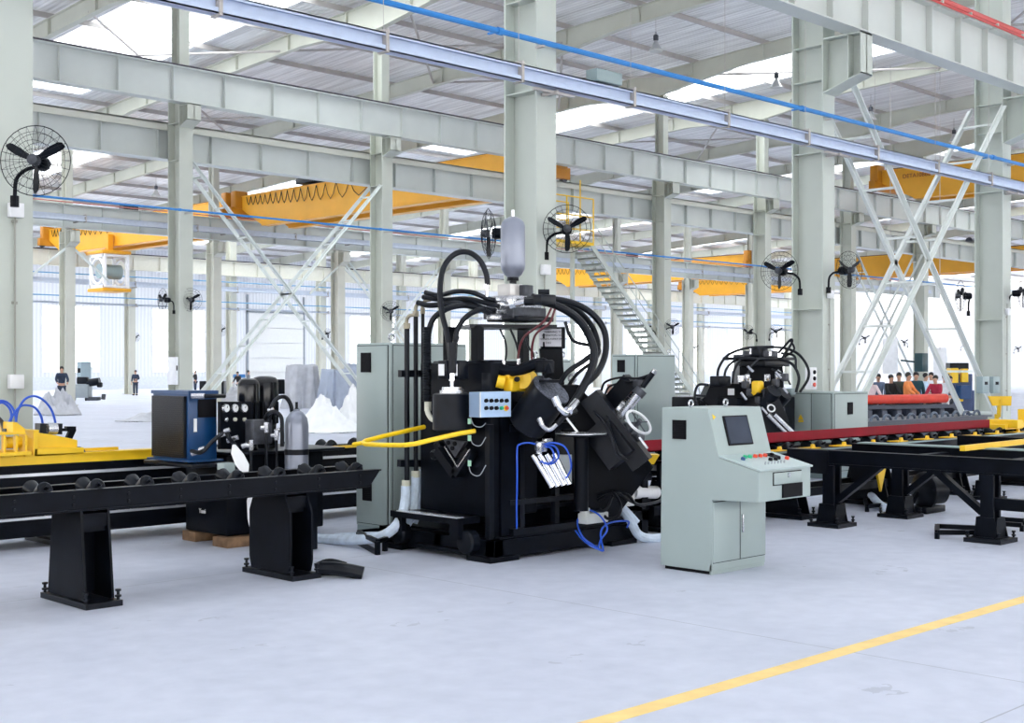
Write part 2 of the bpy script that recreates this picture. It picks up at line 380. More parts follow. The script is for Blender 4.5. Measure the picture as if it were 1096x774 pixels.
# haunch plates under the lower girder
# ---- back wall with tall windows
WG=bpy.data.materials.new('corrugated_wall'); WG.use_nodes=True
def _w():
    n=WG.node_tree.nodes; l=WG.node_tree.links; b=n['Principled BSDF']; tc=n.new('ShaderNodeTexCoord')
    wv=n.new('ShaderNodeTexWave'); wv.bands_direction='X'; wv.inputs['Scale'].default_value=.9; l.new(tc.outputs['Object'],wv.inputs['Vector'])
    r=n.new('ShaderNodeValToRGB'); r.color_ramp.elements[0].color=(.74,.75,.78,1); r.color_ramp.elements[1].color=(.84,.85,.88,1); l.new(wv.outputs[0],r.inputs[0]); l.new(r.outputs[0],b.inputs['Base Color'])
    bp=n.new('ShaderNodeBump'); bp.inputs['Strength'].default_value=.5; bp.inputs['Distance'].default_value=.05; l.new(wv.outputs[0],bp.inputs['Height']); l.new(bp.outputs[0],b.inputs['Normal']); b.inputs['Roughness'].default_value=.5
_w()
wins=[]; 
xw=38.0
wins=[(38.5,43.8),(49,54.3),(59.4,64.9),(82,88),(93.5,99.5),(104,110),(115,121),(126,132),(137,143),(148,154),(159,165)]
wall=MB(); zt=roofz(WY)+1; zb0,zb1=1.5,7.3
x=-4
for a,b_ in wins:
    wall.box((x,WY,0),(a,WY+.2,zt)); wall.box((a,WY,0),(b_,WY+.2,zb0)); wall.box((a,WY,zb1),(b_,WY+.2,zt)); x=b_
wall.box((x,WY,0),(176,WY+.2,zt)); wo=struct(wall.build('wall_back',WG,smooth=False))
struct(MB().box((-4,WY-.03,0),(176,WY,1.1)).build('baseboard_back',mat('dado',(.74,.77,.82),.6),smooth=False))
FRM=mat('window_frame_white',(.8,.82,.85),.4)
def pane_mat():
    m=bpy.data.materials.new('window_glass'); m.use_nodes=True; nt=m.node_tree; n=nt.nodes; l=nt.links; n.remove(n['Principled BSDF'])
    a=n.new('ShaderNodeBsdfTransparent'); a.inputs[0].default_value=(.97,.98,1,1); g_=n.new('ShaderNodeBsdfGlossy'); g_.inputs['Roughness'].default_value=.05
    mx=n.new('ShaderNodeMixShader'); mx.inputs[0].default_value=.06; l.new(a.outputs[0],mx.inputs[1]); l.new(g_.outputs[0],mx.inputs[2]); l.new(mx.outputs[0],n['Material Output'].inputs[0]); return m
PANE=pane_mat()
for i,(a,b_) in enumerate(wins):
    mb=MB((a,WY,0)); 
    for xx in (a,(a+b_)/2,b_): mb.box((xx-.05,WY+.02,zb0),(xx+.05,WY+.1,zb1))
    for zz in (zb0,3.4,5.3,zb1): mb.box((a,WY+.02,zz-.04),(b_,WY+.1,zz+.04))
    f=struct(mb.build('window_%d'%(i+1),FRM,smooth=False))
    struct(MB((a,WY,0)).box((a,WY+.05,zb0),(b_,WY+.06,zb1)).build('pane',PANE,f,smooth=False))
# sectional gate in the back wall
mb=MB((74,WY,0)); DX0,DX1=69.6,76.0
for k in range(5): mb.box((DX0,WY-.12,.02+k*1.45),(DX1,WY-.04,.02+k*1.45+1.41))
dr=struct(mb.build('door_1',mat('gate_white',(.80,.80,.78),.5,var=.02),smooth=False))
struct(MB((74,WY,0)).box((DX0-.2,WY-.14,0),(DX0,WY-.02,9)).box((DX1,WY-.14,0),(DX1+.2,WY-.02,9)).box((DX0-.2,WY-.14,7.3),(DX1+.2,WY-.02,7.45)).build('door_frame',mat('gate_frame',(.28,.31,.34),.5),dr,smooth=False))
# unseen front and left walls, added with an open band to limit daylight
fw=MB().box((-20,-14.2,0),(176,-14,2.2)).box((-20,-14.2,7.2),(176,-14,roofz(-14)+1))
for k in range(25): fw.box((-20+8*k,-14.2,2.2),(-18+8*k,-14,7.2))
struct(fw.build('wall_front',WG,smooth=False))
lw=MB().box((-20.2,-14,0),(-20,WY,2.2)).box((-20.2,-14,7.2),(-20,WY,17))
for k in range(16): lw.box((-20.2,-14+8*k,2.2),(-20,-12+8*k,7.2))
struct(lw.build('wall_left',WG,smooth=False))
# end wall far to the right
struct(MB().box((176,Y0,0),(176.2,WY,17.5)).build('wall_right',WG,smooth=False))
# ================================================================= overhead services
def fan_proto(name,side):
    t=thing(name,'fan','wall fan',(0,0,0)); R=.375
    c=MB()
    for f in (-1,1):
        for rr,yy in ((.995,.0),(.8,.055),(.55,.085),(.28,.1)):
            c.ring((0,f*yy,0),(0,1,0),R*rr,.005 if rr>.9 else .0025,28,4)
    for i in range(24):
        a=2*PI*i/24
        for f in (-1,1): c.tube([(R*q*math.cos(a),f*yy,R*q*math.sin(a)) for q,yy in ((.995,0),(.8,.055),(.55,.085),(.14,.105))],(.0022),3)
    c.build('wire_guard',BLK2,t)
    for k in range(3):
        a=2*PI*k/3+.5; b=MB(); u=Vector((math.cos(a),0,math.sin(a))); v=Vector((-math.sin(a),0,math.cos(a))); yv=Vector((0,1,0))
        pr=[(.05,.03),(.12,.05),(.22,.062),(.31,.055),(.345,.03)]
        top=[u*r+v*w*.9-yv*.025 for r,w in pr]; bot=[u*r-v*w*.5+yv*.02 for r,w in pr]
        off=yv*.006; vs=top+bot+[p+off for p in top]+[p+off for p in bot]; n=5; fs=[]
        for i in range(n-1):
            fs+=[(i,i+1,n+i+1,n+i),(2*n+i,3*n+i,3*n+i+1,2*n+i+1),(i,2*n+i,2*n+i+1,i+1),(n+i,n+i+1,3*n+i+1,3*n+i)]
        fs+=[(0,n,3*n,2*n),(n-1,3*n-1,4*n-1,2*n-1)]
        b.add(vs,fs); b.build('blade',BLK2,t)
    MB().lathe((0,-.12,0),(0,1,0),[(0,.03),(.015,.055),(.05,.06),(.12,.06),(.13,.05)],14).build('hub',CAST,t)
    MB().lathe((0,.06,0),(0,1,0),[(0,.07),(.03,.085),(.16,.085),(.2,.06)],16).build('motor',BLK,t)
    s=side
    MB().tube(spline([(0,.2,-.02),(s*.08,.24,-.03),(s*.2,.25,-.06),(s*.3,.25,-.16),(s*.32,.25,-.36)],5),.022,8).build('arm',BLK,t)
    MB().bc((s*.32,.25,-.4),(.07,.07,.12)).cyl((s*.32,.25,-.34),(s*.32,.25,-.46),.045,10).build('mounting_bracket',BLK,t)
    return t
fanL=fan_proto('wall_fan',-1); fanR=fan_proto('wall_fan',1); used={1:False,-1:False}
def fan(px,py,dia,rz,side,label,t=None):
    t=t or FP*.75/dia; src=fanL if side<0 else fanR; p=A(px,py,t)
    if not used[side]: used[side]=True; o=src; o.location=p; o.rotation_euler=(0,0,math.radians(rz)); o['label']=label
    else: o=dup(src,p,math.radians(rz),label)
    o['group']='caged wall fans on the columns'; return o
fan(38,172,75,-45,-1,'biggest caged black wall fan, at the left edge of the photo',13.7)
fan(607,245,47,-45,-1,'black caged fan on right side of the tall column behind the machine',20.0)
fan(523,250,42,-142,-1,'black caged fan seen edge-on beside the silver accumulator bottle',19.3)
fan(909,289,37,-12,-1,'black caged fan on right side of the third near column',25.7)
fan(834,290,37,-78,1,'black caged fan on left side of the third near column',24.6)
fan(1028,317,33,-142,-1,'dark fan seen edge-on left of the column with switch boxes',30.5)
fan(1095,314,33,38,1,'dark fan at the right edge of the photo beyond the last column',31.5)
fan(204,321,23,-45,-1,'black fan right of the column behind the blue cooler',42.0)
fan(174,321,21,-98,1,'black fan left of the column behind the blue cooler',41.6)
fan(418,333,22,-45,-1,'black fan just above the tall grey cabinet',47.6)
fan(720,350,17,-45,-1,'black fan right of the column beside the staircase',59.2)
fan(692,353,17,-98,1,'narrow looking fan at the foot of the staircase',58.8)
fan(831,355,15,-45,-1,'small fan above the second machine, right of a thin column',65)
fan(801,356,15,-98,1,'small fan above the second machine, left of a thin column',64.5)
for px,py,d,rz,sd,l in ((236,354,13,-45,-1,'tiny distant fan left of the roller gate'),(76,347,12,0,-1,'tiny distant fan between the two left windows'),(145,361,10,-45,-1,'tiny distant fan on the cream column in the far left'),(250,365,10,20,-1,'tiny distant fan beside the gate frame'),(351,357,11,0,-1,'tiny distant fan right of the roller gate'),(744,372,9,-45,-1,'tiny distant fan under the orange crane, right of the grey cabinet'),
  (926,362,12,-45,-1,'distant fan seen through the left foot of the ladder bracing'),(968,366,10,-45,1,'distant fan left of the hanging white banners'),(994,366,10,-45,-1,'distant fan between the hanging white banners'),(1033,370,9,-45,-1,'distant fan seen low through the right leg of the ladder bracing'),(1090,373,9,-45,-1,'distant tiny fan near the right edge above the grey cabinet')):
    fan(px,py,d,rz,sd,l)
CONDM=mat('conduit_grey',(.34,.34,.30),.5)
# conduits and little boxes on the near columns
def conduit(x,Y,z0,z1,label,boxes=()):
    t=thing('cable_conduit',label,'conduit',(x,Y,z0)); mb=MB((x,Y,z0)).tube([(x,Y,z0),(x,Y,z1)],.011,6)
    z=z0+.5
    while z<z1: mb.bc((x,Y+.01,z),(.06,.02,.03)); z+=.9
    mb.build('pipe',CONDM,t)
    for bz in boxes: MB((x,Y,z0)).cbox((x,Y-.02,bz),(.16,.09,.16),.01).build('junction_box',WHITE,t)
for px,py0,py1,Yc,l,bx in ((16,224,460,14.0,'thin steel conduit with white junction boxes on the left edge column',(3.55,1.66)),(583,283,380,14.0,'thin conduit under the fan on the tall column behind the machine',(3.35,)),(888,312,470,14.0,'thin conduit under the fan on the third near column',(3.3,)),(1078,325,440,14.0,'thin conduit on the right near column',(3.2,))):
    a=onY(px,py0,Yc); b=onY(px,py1,Yc); conduit(a.x,Yc,max(.05,b.z),a.z,l,bx)
def trunking(x0,x1,Y,z,h,wd,label,m=ALU,rods=True,st=2.6,top=None,reach=None,rx=(0,8.28)):
    t=thing('cable_tray',label,'cable tray',((x0+x1)/2,Y,z)); O=((x0+x1)/2,Y,z); mb=MB(O)
    mb.box((x0,Y-.01,z),(x1,Y+.01,z+h)).box((x0,Y-wd/2,z),(x1,Y+wd/2,z+.02)).box((x0,Y-wd/2,z+h-.02),(x1,Y+wd/2,z+h)).box((x0,Y-wd/2,z+h*.3),(x1,Y-wd/2+.01,z+.0)).box((x0,Y-wd/2,z+h),(x1,Y-wd/2+.01,z+h*.82))
    mb.build('channel',m,t,smooth=False)
    x=x0+st/2; 
    while x<x1:
        q=MB(O).box((x-.025,Y-wd/2-.02,z-.02),(x+.025,Y+wd/2+.02,z+h+.05)); q.build('clamp',PURL,t,smooth=False)
        if rods: MB(O).tube([(x,Y,z+h),(x,Y,roofz(Y)+.7)],.006,4).build('hanger_rod',PURL,t)
        x+=st
    if reach:
        x=rx[0]
        while x<x1-1: MB(O).box((x-.04,Y,z-.06),(x+.04,reach,z)).build('support_arm',PURL,t,smooth=False); x+=rx[1]
    return t
trunking(2,44,13.75,6.12,.25,.16,'long light blue-grey cable channel running over the machine in front of the near columns')
ALUP=mat('pale_channel',(.62,.68,.78),.4,.1)
trunking(14,115,59.68,9.0,.3,.2,'pale cable channel running along the third row crane girder',st=6.2,rods=False,m=ALUP,reach=60.1,rx=(20.84,8.28))
trunking(24,130,83.0,7.55,.35,.2,'distant pale cable channel in front of the far cream girder',st=8.3,rods=False,m=ALUP,reach=83.65,rx=(36.6,8.28))
trunking(24,130,82.9,6.2,.12,.14,'distant thin cable channel, lowest one before the back wall',st=8.3,rods=False,m=ALUP,reach=83.65,rx=(36.6,8.28))
def pipe(x0,x1,Y,z,r,label,m=BLUEP,cl=4.1,reach=None,rx=(0,8.28)):
    t=thing('air_pipe',label,'pipe',((x0+x1)/2,Y,z)); O=((x0+x1)/2,Y,z)
    MB(O).tube([(x0+(x1-x0)*i/12,Y,z) for i in range(13)],r,8).build('pipe',m,t)
    x=x0+1.2
    while x<x1: MB(O).cyl((x,Y,z),(x+.1,Y,z),r*1.35,8).box((x+.03,Y,z-.01),(x+.07,Y+.25,z+.02)).build('clip',m,t); x+=cl*2
    if reach:
        x=rx[0]
        while x<x1-1: MB(O).box((x-.03,Y-.02,z-r-.03),(x+.03,reach,z-r)).build('support_arm',PURL,t,smooth=False); x+=rx[1]
    return t
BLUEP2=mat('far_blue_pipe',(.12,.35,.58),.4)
pipe(4,46,13.9,6.86,.045,'bright blue air pipe above the machine in front of the near columns',reach=14.04,rx=(6.1,8.28))
pipe(12,90,36.9,6.9,.035,'thin blue air pipe crossing in front of the second column row',reach=37.35,rx=(13.62,8.28))
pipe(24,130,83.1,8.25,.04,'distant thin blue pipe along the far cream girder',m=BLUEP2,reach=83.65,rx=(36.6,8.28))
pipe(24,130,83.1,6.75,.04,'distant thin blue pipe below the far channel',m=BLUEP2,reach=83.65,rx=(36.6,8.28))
# column brackets that hold channel and pipe
for i,x in enumerate(R1X[1:4]):
    o=MB((x,14,6.1)).bar((x-.55,13.78,6.08),(x+.35,13.78,6.08),.06,.04).bar((x-.1,14.03,6.08),(x-.1,13.7,6.08),.05).build('tray_bracket',PURL)
    tag(o,'thin steel arm holding the cable channel on the %s'%(('tall column behind the machine','third near column','right column with switch boxes')[i]),'bracket','tray brackets on the near columns')
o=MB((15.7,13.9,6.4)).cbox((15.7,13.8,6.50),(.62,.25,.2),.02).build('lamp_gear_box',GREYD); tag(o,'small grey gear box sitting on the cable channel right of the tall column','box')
# high bay lamps
def lamp_proto():
    t=thing('high_bay_lamp','lamp','lamp'); MB().lathe((0,0,.12),(0,0,1),[(0,.05),(.02,.1),(.2,.1),(.24,.05)],14).ring((0,0,.4),(0,1,0),.05,.01,12,5).build('ballast',CAST,t)
    MB().lathe((0,0,-.28),(0,0,1),[(0,.27),(.02,.275),(.12,.2),(.28,.11),(.4,.06)],20).build('reflector',LAMPG,t)
    MB().tube([(0,0,.4),(0,0,.95)],.012,5).build('stem',PURL,t); return t
lp=lamp_proto(); first=True
for px,py,l in ((702,47,'grey bell lamp hanging top centre, right of the tall column'),(831,87,'grey bell lamp hanging just left of the third near column'),(932,122,'grey bell lamp beside the top of the ladder bracing'),(1021,146,'grey bell lamp seen between the crossing ladders at right'),(1090,173,'grey bell lamp at the right edge beside the column'),(167,205,'grey bell lamp hanging left of the second row column'),(925,55,'grey bell lamp high under the right skylight')):
    d=ray(px,py); t=(16.45-.9-EYE)/(d.z+.045*d.y); p=A(px,py,t)
    if first: lp.location=p; lp['label']=l; lp['group']='high bay lamps under the roof'; first=False
    else: dup(lp,p,0,l,'high bay lamps under the roof')
# ---- X bracing of paired angles
def xbrace(x0,x1,Y,z0,z1,gap,label,m,rungs=9,w=.11):
    t=thing('cross_bracing',label,'bracing',((x0+x1)/2,Y,z0)); O=((x0+x1)/2,Y,z0)
    for a,b in (((x0,z1),(x1,z0)),((x1,z1),(x0,z0))):
        mb=MB(O)
        for s in (-1,1):
            p0=Vector((a[0],Y+s*gap/2,a[1])); p1=Vector((b[0],Y+s*gap/2,b[1]))
            mb.bar(p0,p1,w,.02,up=(0,1,0)).bar(p0+Vector((0,s*.05,0)),p1+Vector((0,s*.05,0)),.02,w,up=(0,1,0))
        mb.build('ladder_brace',m,t,smooth=False)
        for k in range(rungs):
            q=(k+.5)/rungs; p=Vector((a[0]+(b[0]-a[0])*q,Y,a[1]+(b[1]-a[1])*q)); MB(O).bar(p-Vector((0,gap/2,0)),p+Vector((0,gap/2,0)),.06,.05).build('rung',m,t,smooth=False)
    MB(O).bc(((x0+x1)/2,Y,(z0+z1)/2),(.5,gap+.04,.5)).build('gusset',m,t,smooth=False) if False else None
    return t
BRP=mat('bracing_paint',(.72,.76,.73),.4,var=.03)
xbrace(23.1,30.6,14.4,.25,8.2,.78,'big white crossed ladder bracing between the two right near columns',BRP,w=.12,rungs=8)
xbrace(22.2,30.1,37.75,.25,8.6,.6,'white crossed ladder bracing left of centre, above the hydraulic unit',BRP,w=.14)
xbrace(46.2,53.8,60.8,.25,8.2,.46,'distant white crossed bracing behind the machine hoses',BRP)
xbrace(63.4,71.2,37.75,.25,8.6,.46,'white crossed bracing of the second row, far right behind the banners',BRP)
# knee braces on the third row
for i in (1,3):
    x=29.12+8.28*(i-1); o=MB((x,R3Y-.3,6)).bar((x,R3Y-.3,7.9),(x-2.2,R3Y-.3,6.1),.1).bar((x,R3Y-.3,7.9),(x+2.2,R3Y-.3,6.1),.1).build('knee_brace',BRP); tag(o,['pale knee brace on the third row column beside the left orange crane','','pale knee brace on the third row column left of the machine'][i-1] ,'bracing')
# ================================================================= bridge cranes
def crane(X,Ya,Yb,z,label,txt=None,h=1.15,gap=1.7,tsz=.7,cab=False,tw=None,tY=.35,m=ORA,dp=.6,fest=True):
    t=thing('bridge_crane',label,'crane',(X,(Ya+Yb)/2,z)); O=(X,(Ya+Yb)/2,z)
    for sx in (-1,1):
        xc=X+sx*gap/2; mb=MB(O); w_=.42
        prof=[(Ya+.3,z+.45),(Ya+2.2,z+.1-dp),(Yb-2.2,z+.1-dp),(Yb-.3,z+.45),(Yb-.3,z+h),(Ya+.3,z+h)]
        mb.prism([(xc-w_/2,y,zz) for y,zz in prof],(w_,0,0)).box((xc-w_/2-.06,Ya+.3,z+h),(xc+w_/2+.06,Yb-.3,z+h+.04)).box((xc-w_/2-.06,Ya+2.2,z+.06-dp),(xc+w_/2+.06,Yb-2.2,z+.1-dp))
        g=mb.build('box_girder',m,t,smooth=False)
        MB(O).box((xc-.03,Ya+.4,z+h+.04),(xc+.03,Yb-.4,z+h+.12)).build('rail',RAILD,g,smooth=False)
    for yy in (Ya,Yb):
        e=MB(O).cbox((X,yy,z+.36),(gap+1.6,.4,.5),.03).build('end_carriage',ORAD,t)
        for sx in (-1,1):
            MB(O).cyl((X+sx*(gap/2+.55),yy-.1,z+.18),(X+sx*(gap/2+.55),yy+.1,z+.18),.18,14).build('wheel',CAST,e)
            MB(O).cbox((X+sx*(gap/2+.2),yy,z+1.0),(.8,.5,.95),.06).build('drive_motor',ORAD,e)
    ty=Ya+(Yb-Ya)*tY; tr=MB(O).cbox((X,ty,z+h+.32),(gap+.5,1.6,.3),.03).build('trolley',BLK2,t)
    MB(O).cyl((X-.5,ty-.2,z+h+.75),(X+.5,ty-.2,z+h+.75),.3,18).build('hoist_drum',CAST,tr)
    MB(O).cbox((X+.3,ty+.45,z+h+.6),(.6,.4,.4),.04).build('hoist_motor',BLUEM,tr)
    if cab is not False:
        MB(O).tube([(X,ty,z+h+.5),(X,ty,z-cab)],.02,5).tube([(X+.2,ty,z+h+.5),(X+.2,ty,z-cab)],.02,5).build('hoist_rope',PURL,tr)
        MB(O).cbox((X+.1,ty,z-cab),(.5,.3,.5),.05).build('hook_block',ORA,tr)
    # walkway with festoon cable on the near side
    xs=X-gap/2-.75; wk=MB(O).box((xs,Ya+1,z+h-.4),(X-gap/2-.2,Yb-1,z+h-.34)).build('walkway',ORAD,t,smooth=False) if tw else None
    fx=X-gap/2-.27; pts=[]; n=16; f0=Ya+(Yb-Ya)*.45; f1=Yb-.8
    for k in range(n*4+1):
        q=k/(n*4); ph=(k%4)/4; pts.append((fx,f0+(f1-f0)*(q**.6),z+h-.05-.85*math.sin(PI*ph)*(.5+.5*(1-q))))
    if fest: MB(O).tube(pts,.022,4).build('festoon_cable',BLK2,t)
    if txt:
        text(txt,tS_txt.get(txt,tsz),TEXT,t,(X-gap/2-.24-O[0],tw_y(Ya,Yb,tY_txt.get(txt,.75))-O[1],z+h*.62-O[2]),(PI/2,0,-PI/2))
    return t
tY_txt={'TBEA':.46,'ST:':.45,'DETA10BBB':.89}
tS_txt={'TBEA':.55,'ST:':.5,'DETA10BBB':.32}
def tw_y(a,b,q): return a+(b-a)*q
c1=crane(39.6,38.4,60.1,9.92,'long orange bridge crane with looping cable, left of the accumulator bottle','ST:',tY=.72)
crane(39.5,60.9,83.2,9.9,'orange bridge crane at far left above the white ring shaped cab',None,tY=.6)
crane(88,60.9,83.2,9.9,'distant orange bridge crane beyond the staircase',None,tY=.6)
crane(66,15.2,36.9,11.62,'big orange bridge crane behind the upper ladder bracing at right','DETA10BBB',tY=.15,fest=False)
crane(97,38.4,60.1,9.92,'orange bridge crane with short black lettering, seen through the ladder bracing','TBEA',tY=.4,fest=False)
crane(108,60.9,83.2,9.9,'distant orange bridge crane low between the ladder braces',None,tY=.3)
crane(96,15.2,36.9,11.62,'orange bridge crane at the right edge behind the last column',None,tY=.3)
# crane cab that hangs below the far left crane: white ringed cage
p=A(117,291,79.5); t=thing('crane_cab','white ring shaped crane cab with orange frame hanging under the far left crane','crane cab',p)
for k,sx in enumerate((-.75,.75)):
    mb=MB()
    for z in (-1,1): mb.bar((sx,-.9,z*.95),(sx,.9,z*.95),.18)
    for y in (-1,1): mb.bar((sx,y*.85,-1),(sx,y*.85,1),.18)
    mb.ring((sx,0,0),(1,0,0),.78,.09,24,8).build('ring_frame',WHITE,t)
mb=MB()
for y in (-1,1):
    for z in (-1,1): mb.bar((-.8,y*.85,z*.95),(.8,y*.85,z*.95),.12)
mb.build('side_rails',WHITE,t)
MB().cbox((0,0,-1.15),(1.9,2.0,.2),.04).cbox((0,0,1.15),(1.9,2.0,.2),.04).bar((0,0,1.2),(0,0,2.3),.35).build('orange_frame',ORA,t)
MB().cyl((-.7,0,0),(.7,0,0),.45,20).build('cable_drum',GREYD,t)
# second row platform and staircase
S0=onY(622,270,36.0); t=thing('steel_staircase','pale steel staircase descending to the right behind the machine','staircase',(S0.x,36.3,0)); O=(S0.x,36.3,0)
xt,zt_=S0.x,6.85; xb,zb_=xt+7.5,0.0
mb=MB(O)
for yy in (35.5,36.6): mb.prism([(xt,yy,zt_),(xb,yy,zb_),(xb,yy,zb_+.28),(xt,yy,zt_+.28)],(0,.04,0))
mb.build('stringers',PAINT,t,smooth=False)
for k in range(30):
    q=(k+.5)/30; x=xt+(xb-xt)*q; z=zt_+(zb_-zt_)*q; MB(O).box((x-.16,35.52,z+.1),(x+.14,36.62,z+.15)).box((x-.16,35.52,z+.02),(x-.13,36.62,z+.14)).build('tread',PAINT,t,smooth=False)
for yy in (35.5,36.62):
    mb=MB(O).tube([(xt,yy,zt_+1.15),(xb,yy,zb_+1.15)],.025,6).tube([(xt,yy,zt_+.7),(xb,yy,zb_+.7)],.018,6)
    for k in range(6): q=k/5*.98; x=xt+(xb-xt)*q; z=zt_+(zb_-zt_)*q; mb.tube([(x,yy,z+.1),(x,yy,z+1.15)],.02,6)
    mb.build('handrail',PAINT,t)
pl=MB(O).box((xt-3.2,35.3,zt_),(xt,36.75,zt_+.12)).build('landing',YEL,t,smooth=False)
mb=MB(O)
for yy in (35.32,36.72):
    for z in (.6,1.15,1.9): mb.tube([(xt-3.2,yy,zt_+z),(xt,yy,zt_+z)],.03,6)
    for k in range(5): mb.tube([(xt-3.2+.8*k,yy,zt_),(xt-3.2+.8*k,yy,zt_+(2.6 if k%2 else 1.9))],.03,6)
mb.build('yellow_railing',YEL,pl)
MB(O).bar((xt-3.0,36.3,0),(xt-3.0,36.3,zt_),.14).bar((xt-.2,36.3,0),(xt-.2,36.3,zt_),.14).build('support_post',PAINT,t)
# electric boxes on columns
def wallbox(p,d,label,m=GREYG,n='switch_box',win=True):
    t=thing(n,label,'electric box',p); MB().cbox((0,0,0),d,.01).build('case',m,t)
    if win: MB().bc((0,-d[1]/2-.005,d[2]*.1),(d[0]*.4,.01,d[2]*.18)).build('display',INK,t)
    return t
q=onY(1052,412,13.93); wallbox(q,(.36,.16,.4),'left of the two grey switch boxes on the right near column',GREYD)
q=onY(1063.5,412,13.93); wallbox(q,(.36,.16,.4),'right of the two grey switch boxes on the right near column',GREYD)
q=onX(185,397,21.6); wallbox(q,(.1,.5,.9),'grey panel with three dials on the column behind the blue cooler',WHITE)
q=onY(869,404,14.2); q=A(868,405,24.6); q.z=1.62; wb=wallbox(q,(.2,.14,.42),'small white starter box with dark dials right of the second machine',WHITE,win=False)
for k in range(3): MB().cyl((0,-.07,.12-.12*k),(0,-.09,.12-.12*k),.04,12).build('dial',INK if k<2 else REDB,wb)
for px,py,t_,l in ((156,405,108,'distant white electric cabinet standing on floor at the back wall'),):
    q=fl(px,418.6); q.y=WY-.7; t=thing('electric_cabinet',l,'cabinet',(q.x,q.y,0)); MB().cbox((0,0,1),(1.0,.6,2.0),.02).build('body',mat('pale_cabinet',(.72,.75,.76),.5),t); MB().bc((-.2,-.31,1.4),(.2,.02,.3)).build('display',INK,t)
# ================================================================= machines: helpers
def Wn(px,py,t): return A(px,py,t)
def pts(*a): return [A(*q) for q in a]
def roller_pair(mb_list,x,y,z,parent,O,r=.056):
    z-=.052
    for s in (-1,1):
        a=Vector((x,y+s*.02,z)); b=Vector((x,y+s*.14,z+.055)); d=(b-a).normalized()
        MB(O).lathe(a,d,[(0,r*.8),(.01,r*.9),(.10,r*1.1),(.12,r*1.1),(.13,r*.9)],16).cyl(a,b+d*.05,.015,8).build('roller',BLK2,parent)
# ---- near roller conveyor
def tplate(mb,x,yc,z0,z1,wb,wm,wt,th=.02,zc0=None,zc1=None):
    if zc0 is None: poly=[(x,yc-wb/2,z0),(x,yc+wb/2,z0),(x,yc+wt/2,z1),(x,yc-wt/2,z1)]
    else: poly=[(x,yc-wb/2,z0),(x,yc+wb/2,z0),(x,yc+wm/2,zc0),(x,yc+wm/2,zc1),(x,yc+wt/2,z1),(x,yc-wt/2,z1),(x,yc-wm/2,zc1),(x,yc-wm/2,zc0)]
    mb.prism(poly,(th,0,0))
def bolt(mb,x,y,z,h=.08):
    mb.cyl((x,y,z),(x,y,z+h),.012,8).cyl((x,y,z+h*.25),(x,y,z+h*.45),.024,6).cyl((x,y,z+h*.8),(x,y,z+h*1.0),.022,6)
O=(5,9.47,0); t=thing('roller_conveyor','near black roller conveyor standing on two plate feet at left front','conveyor',O)
mb=MB(O); X0,X1=1.0,7.38
for ya,s in ((9.19,1),(9.77,-1)):
    mb.prism([(X0,ya,.74),(X1-.12,ya,.74),(X1,ya,.88),(X0,ya,.88)],(0,.012,0))
    mb.box((X0,ya-s*.02,.878),(X1,ya+s*.07,.89)).box((X0,ya-s*.02,.73),(X1-.12,ya+s*.06,.742))
mb.box((X0,9.25,.80),(X1-.05,9.72,.815))
for k in range(12): mb.box((X0+.3+.5*k,9.2,.74),(X0+.34+.5*k,9.76,.80))
mb.build('frame',BLK,t,smooth=False)
for k in range(-6,8): roller_pair(None,4.3+.42*k,9.47,.90,t,O)
mb=MB(O)
for k in range(14):
    for dz in (.78,.84): mb.cyl((X0+.3+.45*k,9.19,dz),(X0+.3+.45*k,9.178,dz),.012,6)
mb.build('bolt_heads',BLK2,t)['kind']='stuff'
for i,(xf,shape) in enumerate(((4.49,0),(6.34,1))):
    f=MB(O); yc=9.46
    for xx in (xf+.03,xf+.25):
        if shape==0: tplate(f,xx,yc,.05,.73,.62,.6,.47)
        else: tplate(f,xx,yc,.05,.73,.56,.62,.46,zc0=.15,zc1=.56)
    f.box((xf+.04,yc-.2,.56),(xf+.26,yc+.2,.70)).box((xf+.04,yc-.02,.06),(xf+.26,yc+.02,.56)).box((xf+.04,yc-.235,.60),(xf+.26,yc-.225,.70))
    ft=f.build('foot',BLK,t,smooth=False)
    bp=MB(O).box((xf-.0,yc-.39,.0),(xf+.3,yc+.38,.045)).build('base_plate',BLK2,ft,bevel=.004)
    q=MB(O)
    for bx in (xf+.02+.0,xf+.28):
        for by in (yc-.35,yc+.34): q=MB(O); bolt(q,bx,by,.045); q.build('levelling_bolt',BLK2,bp)
o=MB((6.9,8.9,0)).hose([(6.68,9.12,.07),(6.74,9.0,.075),(6.80,8.88,.065),(6.88,8.8,.04)],.06,10).hose([(6.68,9.2,.06),(6.76,9.12,.10),(6.86,9.02,.07)],.05,8).build('rubber_sleeve',RUB)
tag(o,'crumpled black rubber sleeve lying by the second conveyor foot','sleeve')
